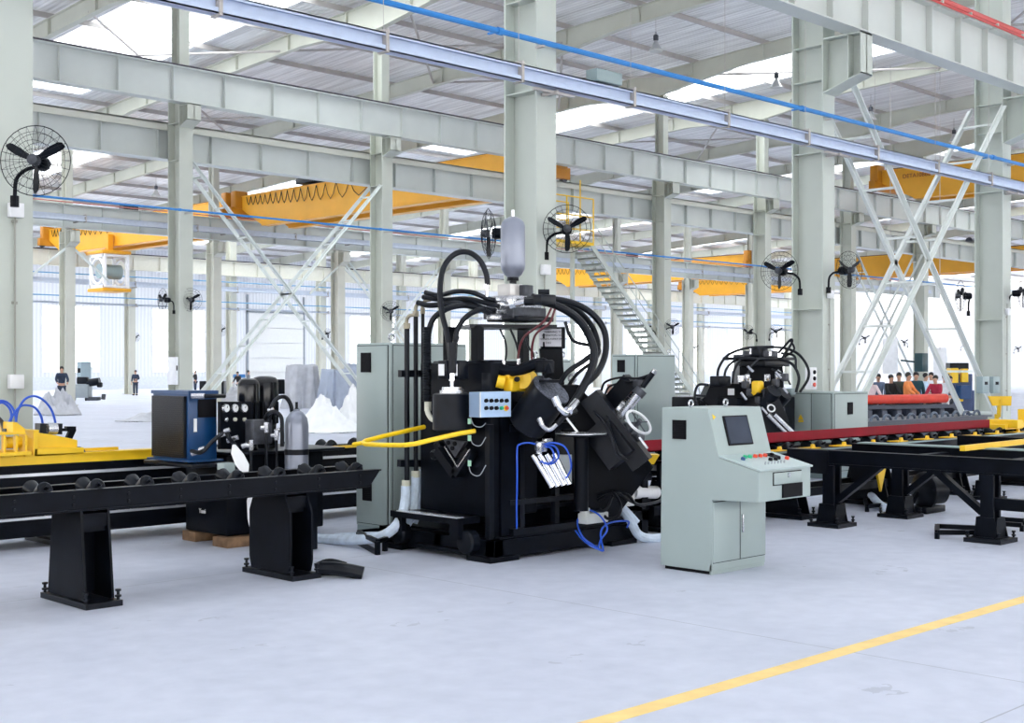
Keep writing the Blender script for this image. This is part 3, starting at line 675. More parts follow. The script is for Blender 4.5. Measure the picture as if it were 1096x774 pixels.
# ---- rear feed conveyor with guide rails, running behind everything on the left
O=(6,12.9,0); t=thing('feed_conveyor','long black rear feed conveyor with bright guide bars on the left side','conveyor',O)
mb=MB(O); X0,X1=.5,13.4
for ya in (12.55,13.2): mb.box((X0,ya,.60),(X1,ya+.06,.84)).box((X0,ya-.03,.82),(X1,ya+.09,.845)).box((X0,ya-.03,.60),(X1,ya+.09,.62)).box((X0,ya,.12),(X1,ya+.06,.34))
mb.box((X0,12.6,.36),(X1,13.2,.40)).box((X0,12.9,.4),(X1,12.95,.7))
mb.build('frame',BLK,t,smooth=False)
for za,zb,yy in ((.73,.76,12.50),(.30,.325,12.50)): MB(O).box((X0+3.5,yy,za),(X1,yy+.03,zb)).build('guide_bar',STEELB,t,smooth=False)
for i in range(6):
    x=1.3+2.35*i; f=MB(O); tplate(f,x,12.88,.05,.6,.7,.7,.4); tplate(f,x+.22,12.88,.05,.6,.7,.7,.4); f.box((x-.1,12.45,0),(x+.35,13.3,.05)); bolt(f,x-.06,12.5,.05); bolt(f,x+.31,12.5,.05); f.build('leg',BLK,t,smooth=False)
for k in range(20): roller_pair(None,3.5+.5*k,12.88,.87,t,O,.07) if k>8 else None
MB(O).box((X0,12.52,.845),(7.1,12.62,.935)).box((X0,12.5,.93),(7.1,12.7,.945)).box((5.7,12.6,.95),(6.6,12.66,.98)).build('yellow_rail',YEL,t,smooth=False)
MB(O).box((8.0,12.52,.845),(11.5,12.56,.875)).build('yellow_strip',YEL,t,smooth=False)
# ---- yellow carriage on the rear conveyor
tc_=12.9
def C(px,py,dY=0): return onY(px,py,12.6+dY)
def plateY(mb,poly,Y,th): mb.prism([onY(px,py,Y) for px,py in poly],(0,th,0))
p=C(40,480); O=(p.x,12.6,.95); t=thing('feed_carriage','yellow steel feed carriage with blue air hoses on the rear conveyor','carriage',O)
mb=MB(O); plateY(mb,[(40,480),(83,479),(83,471),(60,466),(40,463)],12.55,.25); plateY(mb,[(37,489),(90,486),(90,479),(37,480)],12.5,.33); plateY(mb,[(36,488),(40,488),(42,460),(36,461)],12.5,.35)
mb.build('wedge_body',YEL,t,smooth=False,bevel=.006)
mb=MB(O); plateY(mb,[(-6,466),(28,465),(28,463),(-6,463)],12.45,.5)
for px in (-4,4,17,27): plateY(mb,[(px,489),(px+2.5,489),(px+2.5,466),(px,466)],12.45,.06); plateY(mb,[(px,489),(px+2.5,489),(px+2.5,466),(px,466)],12.85,.06)
plateY(mb,[(14,452),(18,452),(27,459),(27,464),(14,463)],12.5,.3); plateY(mb,[(-6,489),(34,487),(34,483),(-6,485)],12.4,.5)
mb.build('clamp_frame',YEL,t,smooth=False,bevel=.004)
MB(O).cyl(C(5,474,.2),C(26,473,.2),.06,14).build('roller_drum',YELR,t)
MB(O).cyl(C(28,472,.2),C(38,472,.2),.022,12).build('shaft',STEEL,t)
MB(O).bar(C(40,459,.1),C(64,459,.1),.12,.11).build('cylinder_block',BLK2,t)
MB(O).cyl(C(50,459,.03),C(60,459,.03),.06,16).build('cylinder_barrel',STEEL,t)
MB(O).cyl(C(64,460,.1),C(72,460,.1),.016,8).bar(C(70,459,.1),C(80,459,.1),.06,.05).bar(C(78,459,.1),C(73,470,.1),.05,.06).build('lever',BLK,t)
MB(O).cyl(C(78,486,-.1),C(92,486,-.1),.001,8) if False else None
MB(O).lathe(C(85,486,-.06),(0,1,0),[(0,.06),(.01,.075),(.06,.075)],18).build('guide_wheel',CAST,t)
mb=MB(O)
for pl in ([(17,452),(19,440),(26,428),(36,424),(46,428),(54,437),(58,447),(60,457)],[(10,455),(14,444),(22,435),(30,434),(38,437),(44,446),(46,457)],[(-8,433),(0,429),(8,431),(14,438),(17,448),(17,454)],[(-8,436),(2,431),(10,437),(12,446),(8,455)]):
    mb.hose([C(a,b,.15) for a,b in pl],.012,6)
mb.build('air_hoses',BHOSE,t)
MB(O).hose([C(-3,446,.15),(C(2,452,.15)),C(4,460,.15)],.02,6).bar(C(4,462,.1),C(16,461,.1),.1,.06).cyl(C(6,458,.12),C(14,457,.12),.025,8).build('valve',CAST,t)
# ---- hydraulic power unit
O=(7.6,11.7,0); t=thing('hydraulic_power_unit','black hydraulic unit with three gauges and a twin motor on wooden blocks','hydraulic unit',O)
MB(O).cbox((7.7,11.7,.52),(1.2,.8,.82),.015).build('oil_tank',BLK,t)
MB(O).cbox((7.78,11.65,.945),(1.4,1.0,.03),.008).cbox((6.85,11.6,.85),(.5,.95,.04),.01).build('tray',BLK2,t)
# grey panel with gauges, facing the viewer
pa=A(235,431,13.0); pb=A(268,431,13.0)
g0=A(236,430,12.75); g1=A(269,430,13.1)
gd=(g1-g0).normalized(); gn=Vector((gd.y,-gd.x,0)).normalized()
MB(O).prism([g0,g1,A(269,481,13.1),A(236,481,12.75)],-gn*.04).build('gauge_panel',BLK,t,smooth=False)
for i,px in enumerate((240.5,250,260)):
    q=A(px,437,12.75+.35*(px-236)/33)+gn*.0
    g=MB(O).lathe(q,gn,[(0,.045),(.02,.045),(.03,.042),(.03,.001)],18).build('pressure_gauge',STEEL,t)
    MB(O).lathe(q+gn*.028,gn,[(0,.036),(.004,.036)],18).build('dial',WHITE,g); MB(O).bar(q+gn*.034,q+gn*.034+Vector((0,0,.025))+gd*.01,.004).build('needle',INK,g)
    q=A(px+1,449,12.75+.35*(px-236)/33); MB(O).lathe(q,gn,[(0,.02),(.02,.02),(.025,.012)],10).build('valve_knob',OFFW if i else STEEL,t)
for px,tt,r,zt in ((266,13.35,.115,1.70),(283.5,13.8,.15,1.72)):
    c=A(px,400,tt); c.z=0
    m_=MB(O).lathe((c.x,c.y,.95),(0,0,1),[(0,r*.8),(.25,r*.8),(.3,r*.92),(.52,r*.92),(.52,r),(zt-1.02,r),(zt-.99,r*.93),(zt-.96,r*.75),(zt-.945,r*.4)],24).build('motor',GLOSSB,t)
    rb=MB(O)
    for k in range(14):
        a=2*PI*k/14; d=Vector((math.cos(a),math.sin(a),0)); rb.bar((c.x+d.x*r*.9,c.y+d.y*r*.9,1.22),(c.x+d.x*r*.9,c.y+d.y*r*.9,1.45),.01,.02)
    rb.build('cooling_ribs',BLK2,m_)
MB(O).cbox(A(300,414,13.9),(.07,.08,.16),.01).build('terminal_box',BLK2,t)
MB(O).cbox(A(277,462,12.85),(.22,.16,.24),.01).build('valve_block',CAST,t)
for px,y0,y1,tt in ((269,476,507,12.5),(285,457,505,12.6),(296,465,505,12.65)):
    MB(O).tube([A(px,y0+4,tt),A(px,y1,tt)],.014,8).build('pipe',BLK2,t)
    MB(O).lathe(A(px,y0+6,tt),(0,0,1),[(0,.022),(.05,.026),(.09,.026),(.1,.018)],10).cyl(A(px,y0+1,tt),A(px-6,y0+1,tt),.02,10).build('elbow_fitting',STEEL,t)
for pl in ([(288,452,12.8),(290,438,12.8),(296,427,12.9),(305,425,13.0),(311,433,13.0),(313,445,13.0)],[(284,448,12.8),(288,442,12.7),(295,441,12.7),(301,447,12.7),(302,462,12.7),(302,478,12.7)],[(205,483,12.5),(216,484,12.4),(228,472,12.45),(241,463,12.5),(246,470,12.5),(254,480,12.6)],[(207,423,12.7),(216,424,12.6),(232,424,12.7),(240,424,12.9)]):
    MB(O).hose(pts(*pl),.021,8).build('hose',RUB,t)
for q in ((208,486,12.5),(216,482,12.45),(243,462,12.5),(238,466,12.5),(252,470,12.6),(290,440,12.8),(297,462,12.7),(246,472,12.6),(262,478,12.6)):
    MB(O).cyl(A(q[0]-3,q[1],q[2]),A(q[0]+3,q[1]-2,q[2]),.024,10).build('fitting',STEEL,t)
MB(O).cyl(A(205,424,12.6),A(219,424,12.6),.028,10).build('fitting',STEEL,t)
text('Yuni',.07,WHITE,t,(7.09-O[0],11.75-O[1],.33),(PI/2,0,-PI/2))
for yy in (11.35,11.55): MB(O).ring((7.09,yy+.2,.52),(1,0,0),.06,.008,14,5).build('lifting_ring',CAST,t)
MB(O).cbox(A(242,501,12.5),(.13,.12,.1),.008).build('plug_box',GREYG,t)
O2=(6.8,11.6,.88); o=thing('oil_cooler','blue oil cooler with black radiator front beside the gauges','oil cooler',O2)
MB(O2).cbox((6.81,11.62,1.23),(.32,.7,.70),.012).box((6.64,11.26,1.55),(6.98,11.99,1.585)).box((6.6,11.2,.885),(7.0,12.0,.9)).build('housing',BLUEM,o)
rm=MB(O2).box((6.62,11.31,.92),(6.655,11.94,1.53)); 
for k in range(30): rm.box((6.615,11.32,.93+.02*k),(6.63,11.93,.938+.02*k))
rm.build('radiator_core',BLK2,o,smooth=False)
MB(O2).box((6.75,11.255,1.32),(6.95,11.27,1.5)).build('side_opening',INK,o,smooth=False)
MB(O2).box((6.70,11.25,1.18),(6.73,11.265,1.31)).build('name_plate',WHITE,o,smooth=False)
p=A(317.5,505,12.9); O2=(p.x,p.y,.0); o=thing('gas_bottle','silver gas bottle with black strap beside the hydraulic unit','gas bottle',O2)
MB().lathe((0,0,.62),(0,0,1),[(0,.10),(.02,.118),(.62,.118),(.69,.105),(.745,.065),(.765,.03),(.78,.03)],28).build('bottle',SILV,o)
MB().lathe((0,0,1.38),(0,0,1),[(0,.02),(.03,.02),(.03,.014),(.09,.014)],12).build('valve',BLK2,o)
MB().lathe((0,0,.945),(0,0,1),[(0,.122),(.055,.122)],28).build('strap',BLK2,o)
MB().cbox((0,0,.3),(.3,.3,.6),.01).build('stand',BLK,o)
o=MB((7.15,11.6,0)).cbox((7.3,11.35,.05),(.5,.28,.1),.006).build('wooden_block',WOOD); tag(o,'right wooden block under the black hydraulic tank','wooden block','wooden blocks under the tank')
o=MB((7.2,12.0,0)).cbox((7.25,12.0,.05),(.34,.26,.1),.006).build('wooden_block',WOOD); tag(o,'left wooden block under the black hydraulic tank','wooden block','wooden blocks under the tank')
def rag(label,P,wd,n='plastic_sheet',m=TARP):
    mb=MB(P[0]); vs=[];k=len(P)
    random.seed(len(label)); 
    for side in (0,.012):
        for i,p in enumerate(P):
            w_=wd[i]
            for j in range(5):
                q=(j/4-.5)*w_; vs.append(p+Vector((ST*q,-CT*q,random.uniform(-.01,.01)))+Vector((CT,ST,0))*(side+random.uniform(-.02,.02)*w_*4))
    fs=[]
    for i in range(k-1):
        for j in range(4):
            a=i*5+j; fs.append((a,a+1,a+6,a+5)); b=a+k*5; fs.append((b,b+5,b+6,b+1))
    for i in range(k-1):
        for j in (0,4): a=i*5+j; b=a+k*5; fs.append((a,a+5,b+5,b))
    mb.add(vs,fs); o=mb.build(n,m); tag(o,label,'sheet'); return o
rag('white cloth strip hanging from the hydraulic unit hoses',[A(250,476,12.3),A(254,486,12.3),A(259,497,12.3),A(263,508,12.3)],[.03,.12,.13,.05])
rag('white plastic strip hanging below the conveyor beside the wooden blocks',[A(273,522,12.3),A(268,535,12.35),A(269,555,12.35),A(271,575,12.4)],[.08,.07,.07,.03])
# ---- grey control cabinets
def cabinet(name,x0,x1,y0,y1,h,label,vents=(),m=GREYG,door='x',stick=None,eyes=True,doors=1):
    O=(x0,y0,0); t=thing(name,label,'cabinet',O)
    MB(O).cbox(((x0+x1)/2,(y0+y1)/2,(h+.1)/2),(x1-x0,y1-y0,h-.1),.012).build('body',m,t)
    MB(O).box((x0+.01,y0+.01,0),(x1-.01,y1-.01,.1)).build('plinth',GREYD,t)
    n=doors; wd=(y1-y0-.06)/n
    MB(O).box((x0-.003,y0+.028,.125),(x0+.01,y1-.028,h-.025)).box((x0+.028,y0-.003,.125),(x1-.028,y0+.01,h-.025)).build('seam',INK,t,smooth=False)
    for k in range(n):
        MB(O).cbox((x0-.008,y0+.03+wd*(k+.5),(h+.1)/2),(.018,wd-.016,h-.165),.004).build('door',m,t)
    MB(O).cbox(((x0+x1)/2,y0-.006,(h+.1)/2),(x1-x0-.068,.014,h-.166),.003).build('side_panel',m,t)
    for (ax,c,z,s) in vents:
        if ax=='x': v=MB(O).bc((x0-.022,c,z),(.012,s,s*1.25)); [v.bc((x0-.03,c,z-s*.5+s*.125*q),(.01,s*.9,.006)) for q in range(9)]
        else: v=MB(O).bc((c,y0-.018,z),(s,.012,s*1.25)); [v.bc((c,y0-.026,z-s*.5+s*.125*q),(s*.9,.01,.006)) for q in range(9)]
        v.build('vent',INK,t)
    if eyes:
        for xx in (x0+.08,x1-.08): MB(O).ring((xx,y0+.08,h+.06),(0,1,0),.035,.01,14,6).cyl((xx,y0+.08,h-.01),(xx,y0+.08,h+.03),.012,8).build('lifting_eye',STEEL,t)
    if stick:
        c,z=stick; MB(O).prism([(x0-.021,c-.05,z-.04),(x0-.021,c+.05,z-.04),(x0-.021,c,z+.05)],(-.004,0,0)).build('warning_triangle',SIGNY,t); MB(O).bc((x0-.019,c,z-.065),(.004,.1,.03)).build('warning_plate',SIGNY,t)
    return t
cabinet('control_cabinet',8.7,9.8,10.66,11.25,2.08,'tall grey control cabinet standing left of the punching machine',(('x',11.05,1.87,.17),('x',11.03,.47,.15)))
cabinet('control_cabinet',16.98,18.05,14.2,14.75,2.05,'grey control cabinet behind the handwheel, right of the machine',(('x',14.52,1.85,.17),))
cabinet('control_cabinet',18.46,19.55,11.28,12.1,1.42,'low grey two-door cabinet with warning triangle by the second machine',(('y',18.95,1.15,.16),),doors=2,stick=(11.88,1.0),eyes=False)
cabinet('control_cabinet',11.35,12.0,11.1,11.6,1.92,'grey cabinet half hidden behind the machine hoses',())
# ---- operator console
O=(9.15,6.79,0); t=thing('operator_console','pale grey operator console with monitor and button desk at front right','control console',O)
x0,x1=9.15,9.95
MB(O).prism([(x0,7.37,.03),(x0,6.79,.03),(x0,6.79,.655),(x0,6.31,.67),(x0,6.31,.93),(x0,6.72,1.03),(x0,6.84,1.455),(x0,7.35,1.455)],(x1-x0,0,0)).build('body',GREYG,t,smooth=False,bevel=.006)
MB(O).box((x0+.02,6.83,0),(x1-.02,7.33,.03)).build('plinth',INK,t)
MB(O).box((x0,6.80,0),(x1,6.82,.09)).build('kick_plate',GREYG,t)
def dn(u,v,off=.0):     # desk surface coordinates: u along X, v from nose to screen
    a=Vector((0,6.31,.93)); b=Vector((0,6.72,1.03)); d=(b-a); n=Vector((0,-d.z,d.y)).normalized(); p=a+d*v+n*off; p.x=x0+(x1-x0)*u; return p
def sn(u,v,off=.0):
    a=Vector((0,6.72,1.03)); b=Vector((0,6.84,1.455)); d=(b-a); n=Vector((0,-d.z,d.y)).normalized(); p=a+d*v+n*off; p.x=x0+(x1-x0)*u; return p
def quad(f,u0,u1,v0,v1,o0,o1,mb): 
    mb.prism([f(u0,v0,o0),f(u1,v0,o0),f(u1,v1,o0),f(u0,v1,o0)],f(u0,v0,o1)-f(u0,v0,o0)); return mb
quad(dn,-.01,1.01,-.04,1.0,.006,.02,MB(O)).build('desk_plate',mat('desk_plate',(.45,.54,.54),.35),t,smooth=False)
mo=quad(sn,.22,.68,.22,.83,.0,.012,MB(O)).build('monitor_frame',INK,t,smooth=False,bevel=.004)
quad(sn,.245,.655,.25,.80,.012,.016,MB(O)).build('screen',GLASSD,mo,smooth=False)
for u,v,m_ in ((.16,.62,BLUEM),(.27,.72,GREENB),(.36,.72,GREENB),(.46,.72,REDB),(.56,.72,REDB),(.65,.72,REDB),(.87,.45,REDB),(.55,.45,INK),(.65,.45,INK),(.74,.5,INK),(.78,.72,INK)):
    d=(dn(0,.5,1)-dn(0,.5,0)); MB(O).lathe(dn(u,v,.02),d,[(0,.02),(.02,.02),(.026,.016)],12).build('push_button',m_,t)
for u in (.3,.36,.42,.48,.54,.6,.66): 
    d=(dn(0,.5,1)-dn(0,.5,0)); MB(O).cyl(dn(u,.25,.02),dn(u,.25,.045),.008,8).build('toggle_switch',STEEL,t)
quad(dn,.72,.86,.6,.85,.02,.03,MB(O)).build('display',INK,t,smooth=False)
MB(O).cbox((x0+.43,6.309,.855),(.436,.01,.116),.002).build('drawer_gap',INK,t)
dw=MB(O).cbox((x0+.43,6.305,.855),(.42,.012,.10),.003).build('drawer',GREYG,t); MB(O).bc((x0+.43,6.292,.88),(.02,.02,.04)).build('latch',STEEL,dw)
MB(O).bc((x0+.5,6.305,.745),(.30,.02,.12)).build('card_slot',INK,t)
MB(O).box((x0+.008,6.784,.10),(x1-.008,6.792,.64)).build('door_gap',INK,t)
for k in range(2): 
    d_=MB(O).cbox((x0+.2+.4*k,6.786,.37),(.386,.014,.528),.003).build('door',GREYG,t)
    if k==0: MB(O).cbox((x0+.37+.055,6.77,.42),(.018,.018,.16),.004).build('handle',STEEL,d_)
v=MB(O).bc((x0-.004,7.15,1.26),(.014,.15,.17)); [v.bc((x0-.012,7.15,1.18+.02*q),(.012,.14,.006)) for q in range(9)]; v.build('vent',INK,t)
for q in ((x0+.0,7.1),(x0+.52,7.1)): MB(O).ring((q[0]+.1,q[1],1.49),(0,1,0),.03,.009,14,6).build('lifting_eye',STEEL,t)
MB(O).lathe(sn(.07,.82,.001),(sn(0,.5,1)-sn(0,.5,0)),[(0,.028),(.003,.028)],3).build('warning_sticker',SIGNY,t)
# ================================================================= the angle punching machine
O=(9.3,9.4,0); T=thing('punching_machine','big black hydraulic punching machine with hoses in the centre of the hall','machine',O)
def part(n,m,mb,par=None,**k): return mb.build(n,m,par or T,**k)
def B(): return MB(O)
# skid
s=B().box((8.3,8.65,.03),(8.42,10.35,.2)).box((10.3,8.65,.03),(10.42,10.35,.2)).box((8.3,8.65,.03),(10.42,8.77,.2)).box((8.3,10.23,.03),(10.42,10.35,.2)).box((8.3,9.4,.03),(10.42,9.5,.2)).box((8.42,8.7,.19),(10.3,10.3,.22))
s.box((8.22,8.62,0),(8.6,8.95,.05)).box((8.22,9.9,0),(8.5,10.2,.05)).box((9.9,8.6,0),(10.3,8.9,.05)).box((8.22,8.9,.05),(8.3,9.7,.09))
part('skid',BLK,s,smooth=False,bevel=.005)
for y in (8.95,9.95):
    part('roller_wheel',BLK2,B().lathe((8.18,y,.17),(1,0,0),[(0,.03),(.01,.10),(.03,.115),(.12,.115),(.13,.05)],20))
part('front_step',BLK,B().box((8.12,8.95,.34),(8.4,9.95,.40)).box((8.14,8.97,.2),(8.2,9.1,.34)).box((8.14,9.8,.2),(8.2,9.93,.34)),smooth=False)
part('step_edge',STEELB,B().box((8.115,8.96,.398),(8.2,9.85,.41)),smooth=False)
# left housing block
h=part('die_housing',BLK,B().cbox((8.72,9.32,1.13),(.62,1.03,1.46),.012).cbox((8.6,8.86,1.0),(.34,.12,1.7),.01))
part('housing_cap',BLK2,B().cbox((8.72,9.35,1.84),(.5,.75,.08),.02))
c=A(484,440,12.2); part('punch_drum',BLK2,B().lathe((c.x,c.y,1.21),(0,0,1),[(0,.15),(.02,.185),(.35,.185),(.36,.16)],28))
part('drum_cap',STEEL,B().lathe((c.x,c.y,1.57),(0,0,1),[(0,.12),(.03,.12),(.03,.1),(.06,.1)],24))
part('punch_rod',CHROME,B().lathe((c.x,c.y,1.62),(0,0,1),[(0,.022),(.07,.022),(.07,.032),(.16,.03)],12))
part('rod_guide',BLK2,B().cyl((c.x,c.y,1.76),(c.x,c.y,2.05),.045,14))
for px in (478,492):
    q=A(px,396,12.25); pl=part('valve_body',BLK2,B().cbox(q,(.12,.12,.18),.01)); n=Vector((-1,0,0)); part('name_plate',WHITE,B().bc(q+Vector((-.066,0,0)),(.008,.075,.11)),pl)
# V dies below
def XL(px,py,dx=0): return onX(px,py,8.39+dx)
part('die_triangle',CAST,B().prism([XL(474,470,-.06),XL(498,473,-.06),XL(487,490,-.06)],(.04,0,0)))
for q in ((479,474),(486,475),(483.5,480)): p_=XL(q[0],q[1],-.075); part('die_hole',INK,B().cyl(p_,p_+Vector((.02,0,0)),.022,12))
part('v_block',BLK2,B().bar(XL(470,482,-.05),XL(489,508,-.05),.09,.10,up=(1,0,0)).bar(XL(505,482,-.05),XL(489,508,-.05),.09,.10,up=(1,0,0)))
part('v_edge',STEEL,B().bar(XL(476,478,-.11),XL(490,500,-.11),.012).bar(XL(503,481,-.11),XL(490,500,-.11),.012))
for q in ((462,487),(466,478)): part('clamp_lug',BLK2,B().lathe(XL(q[0],q[1],-.08),(1,0,0),[(0,.03),(.02,.05),(.08,.05)],14))
# main body behind and open front frame
part('main_body',BLK,B().cbox((9.75,9.75,.75),(1.4,1.1,1.1),.02).cbox((9.3,9.6,1.3),(.7,.7,.5),.02))
for px in (524,557,594,626):
    a=onY(px,560,8.78); part('frame_post',BLK2,B().box((a.x-.03,8.75,.2),(a.x+.03,8.81,1.28)),smooth=False)
part('corner_post',BLK,B().box((8.5,8.76,.2),(8.72,8.9,1.62)),smooth=False)
part('frame_rail',BLK2,B().box((8.6,8.74,.50),(10.35,8.80,.55)).box((8.6,8.74,1.2),(10.2,8.80,1.27)).box((8.6,8.7,.22),(10.4,8.8,.28)),smooth=False)
part('inner_shelf',BLK,B().box((8.6,8.85,.42),(10.3,9.3,.46)).box((9.5,8.85,.30),(10.3,9.2,.42)),smooth=False)
# round work plate
c=A(622,463,12.3); part('work_disc',BLK2,B().lathe((c.x,c.y,c.z-.05),(0,0,1),[(0.02,.24),(.035,.245)],36)); part('disc_rim',STEELB,B().lathe((c.x,c.y,c.z-.012),(0,0,1),[(0,.247),(.008,.247)],36))
part('disc_pedestal',BLK,B().cyl((c.x,c.y,.45),(c.x,c.y,c.z-.05),.07,18))
# posts and top plate with manifold
for px,t_ in ((511,12.55),(481,12.9),(560,13.6),(595,13.2)):
    a=A(px,395,t_); part('top_post',BLK,B().box((a.x-.045,a.y-.045,1.8 if px<520 else 1.2),(a.x+.045,a.y+.045,2.22)),smooth=False)
a=A(503,350,12.5); tp=part('top_plate',BLK2,B().prism([(a.x,a.y,2.2),(a.x+.75,a.y-.45,2.2),(a.x+1.15,a.y+.1,2.2),(a.x+.35,a.y+.6,2.2)],(0,0,.035)))
mc=A(551,330,12.75)
def mblock(px,py,t_,d,m,n='manifold_block'):
    q=A(px,py,t_); o=part(n,m,B().cbox(q,d,.008)); return o
mblock(551,336,12.75,(.46,.42,.11),CAST); mblock(550,324,12.75,(.42,.36,.12),STEEL); mblock(557,342,12.75,(.5,.44,.05),BLK2,'mounting_plate')
mblock(546,313,12.75,(.18,.18,.16),mat('aluminium_block',(.62,.60,.58),.4,.3)); mblock(561,313,12.75,(.12,.14,.14),CAST); mblock(529,340,12.4,(.12,.1,.05),STEEL)
q=A(549,290,12.75)
acc=part('accumulator',SILV,B().lathe((q.x,q.y,2.70),(0,0,1),[(0,.05),(.03,.085),(.08,.115),(.13,.122),(.50,.122),(.545,.112),(.58,.08),(.60,.04)],32))
part('accumulator_neck',BLK2,B().lathe((q.x,q.y,2.60),(0,0,1),[(0,.045),(.02,.045),(.02,.035),(.07,.035),(.07,.06),(.12,.055)],16)); part('gas_valve',STEEL,B().cyl((q.x,q.y,3.29),(q.x,q.y,3.37),.018,10),acc)
# fittings on the manifold
for a_,b_,r in (((529,322,12.5),(540,322,12.6),.025),((530,333,12.4),(541,334,12.5),.028),((534,327,12.4),(545,328,12.5),.026),((546,327,12.4),(562,323,12.35),.028),((521,304,12.5),(521,318,12.5),.02),((523,337,12.4),(534,338,12.5),.02)):
    part('hose_fitting',STEEL,B().cyl(A(*a_),A(*b_),r,10).cyl(A(*a_),Vector(A(*a_)).lerp(A(*b_),.35),r*1.35,6))
H=[]
def hose(pl,r,m=RUB,n='hydraulic_hose',res=6): return part(n,m,B().hose(pts(*pl),r*.8,10,res))
hose([(483,392,12.25),(479,360,12.3),(473,335,12.35),(471,310,12.4),(475,286,12.45),(487,272,12.5),(501,270,12.5),(513,278,12.5),(520,292,12.5),(522,305,12.5)],.034)
hose([(447,324,12.9),(460,327,12.8),(480,325,12.7),(500,325,12.6),(520,331,12.5),(532,333,12.4)],.034)
hose([(455,313,12.9),(470,316,12.8),(488,312,12.6),(505,313,12.5),(520,319,12.5),(530,322,12.5)],.030)
hose([(453,318,13.0),(475,321,12.8),(500,320,12.6),(522,325,12.5),(535,328,12.4)],.032)
hose([(458,375,12.5),(459,355,12.5),(465,340,12.5),(480,330,12.5),(498,327,12.5),(515,331,12.5),(526,337,12.4)],.036)
hose([(486,390,12.4),(488,360,12.4),(494,345,12.4),(505,335,12.4),(520,330,12.4)],.033)
cor=[]
for k in range(26): cor.append((457+ (k%2)*0,372+2.2*k,12.5))
part('corrugated_hose',RUB,B().tube([A(457,350+1.4*k,12.5) for k in range(58)],.04,10,radii=[.046 if k%2 else .036 for k in range(58)]))
part('elbow',OFFW,B().hose(pts((458,433,12.5),(458,442,12.45),(463,449,12.35),(471,451,12.25)),.026,10).cyl(A(458,430,12.5),A(458,440,12.5),.036,10))
# right side hoses
hose([(562,323,12.35),(580,323,12.3),(600,329,12.35),(618,341,12.45),(630,358,12.5),(636,378,12.5),(632,398,12.45),(622,418,12.4),(612,434,12.35)],.05)
hose([(565,320,12.5),(590,320,12.6),(615,325,12.7),(635,337,12.8),(647,355,12.8),(648,378,12.8),(640,398,12.7),(626,412,12.6)],.04)
hose([(570,317,12.6),(596,322,12.8),(618,332,12.9),(634,350,13.0),(640,372,13.0),(628,384,13.0),(608,398,12.9),(598,412,12.9)],.034)
hose([(605,345,13.3),(614,365,13.2),(640,372,13.1),(637,385,13),(618,400,13),(604,420,13)],.022)
hose([(563,362,12.5),(566,372,12.5),(571,380,12.5),(568,395,12.5)],.014)
hose([(535,352,12.5),(541,366,12.5),(542,380,12.5),(539,392,12.5)],.012); hose([(546,352,12.5),(552,366,12.5),(555,380,12.5),(553,392,12.5)],.014)
RH=mat('dark_red_hose',(.10,.012,.018),.35)
hose([(590,330,12.2),(583,343,12.2),(572,352,12.2),(560,362,12.25),(555,378,12.3),(554,392,12.3)],.014,RH); hose([(594,331,12.2),(588,346,12.2),(575,356,12.2),(570,368,12.25),(569,388,12.3)],.014,RH)
part('hose_clamp_block',BLK2,B().cbox(A(583,321,12.25),(.2,.12,.1),.015).cyl(A(576,314,12.3),A(588,314,12.3),.04,10))
for q in ((555,388),(569,386),(539,390)): part('crimp',STEEL,B().cyl(A(q[0],q[1]-4,12.3),A(q[0],q[1]+6,12.3),.018,8))
# rear housing with the warning sign
part('rear_housing',BLK,B().prism([A(577,373,13.0),A(602,373,13.0),A(605,425,13.0),A(584,425,13.0)],Vector((CT,ST,0))*.35).prism([A(579,350,13.0),A(605,350,13.0),A(605,373,13.0),A(579,373,13.0)],Vector((CT,ST,0))*.3),smooth=False,bevel=.008)
sg=part('notice_plate',mat('notice_grey',(.62,.62,.68),.5),B().prism([A(577,353,12.97),A(601,352,12.97),A(601,371,12.97),A(577,371,12.97)],Vector((CT,ST,0))*.012),smooth=False)
fw=-(PI/2-TH)
for i,(tx,py,px0) in enumerate((('WARNING TO',355.5,592),('OPERATORS KEEP',359,592),('HANDS AWAY FROM',363,592),('DIES',367,587))):
    q=A(px0,py,12.955); text(tx,.028,INK,sg,q-Vector(O),(PI/2,0,fw),depth=.001)
for py in (357,366): q=A(582,py,12.95); part('notice_symbol',INK,B().bar(q,q-Vector((0,0,.05)),.02,.004),sg)
# yellow clamp
y=part('yellow_clamp',YEL,B().cbox(A(551,412,12.3),(.26,.2,.13),.03).cbox(A(543,402,12.3),(.12,.16,.14),.03).cyl(A(559,406,12.2),A(566,406,12.4),.09,18).cyl(A(532,408,12.2),A(540,410,12.2),.06,16))
part('clamp_bore',INK,B().cyl(A(553,406,12.13),A(555,406,12.3),.025,14),y)
part('clamp_arm',BLK,B().hose(pts((530,394,12.3),(545,397,12.25),(560,395,12.2),(573,390,12.15),(583,390,12.1),(588,402,12.05)),.055,10).cbox(A(583,392,12.1),(.16,.12,.12),.02).cbox(A(588,408,12.0),(.16,.12,.03),.008))
part('link_bracket',BLK2,B().cbox(A(528,392,12.5),(.2,.2,.12),.02).cbox(A(528,408,12.3),(.2,.15,.2),.02))
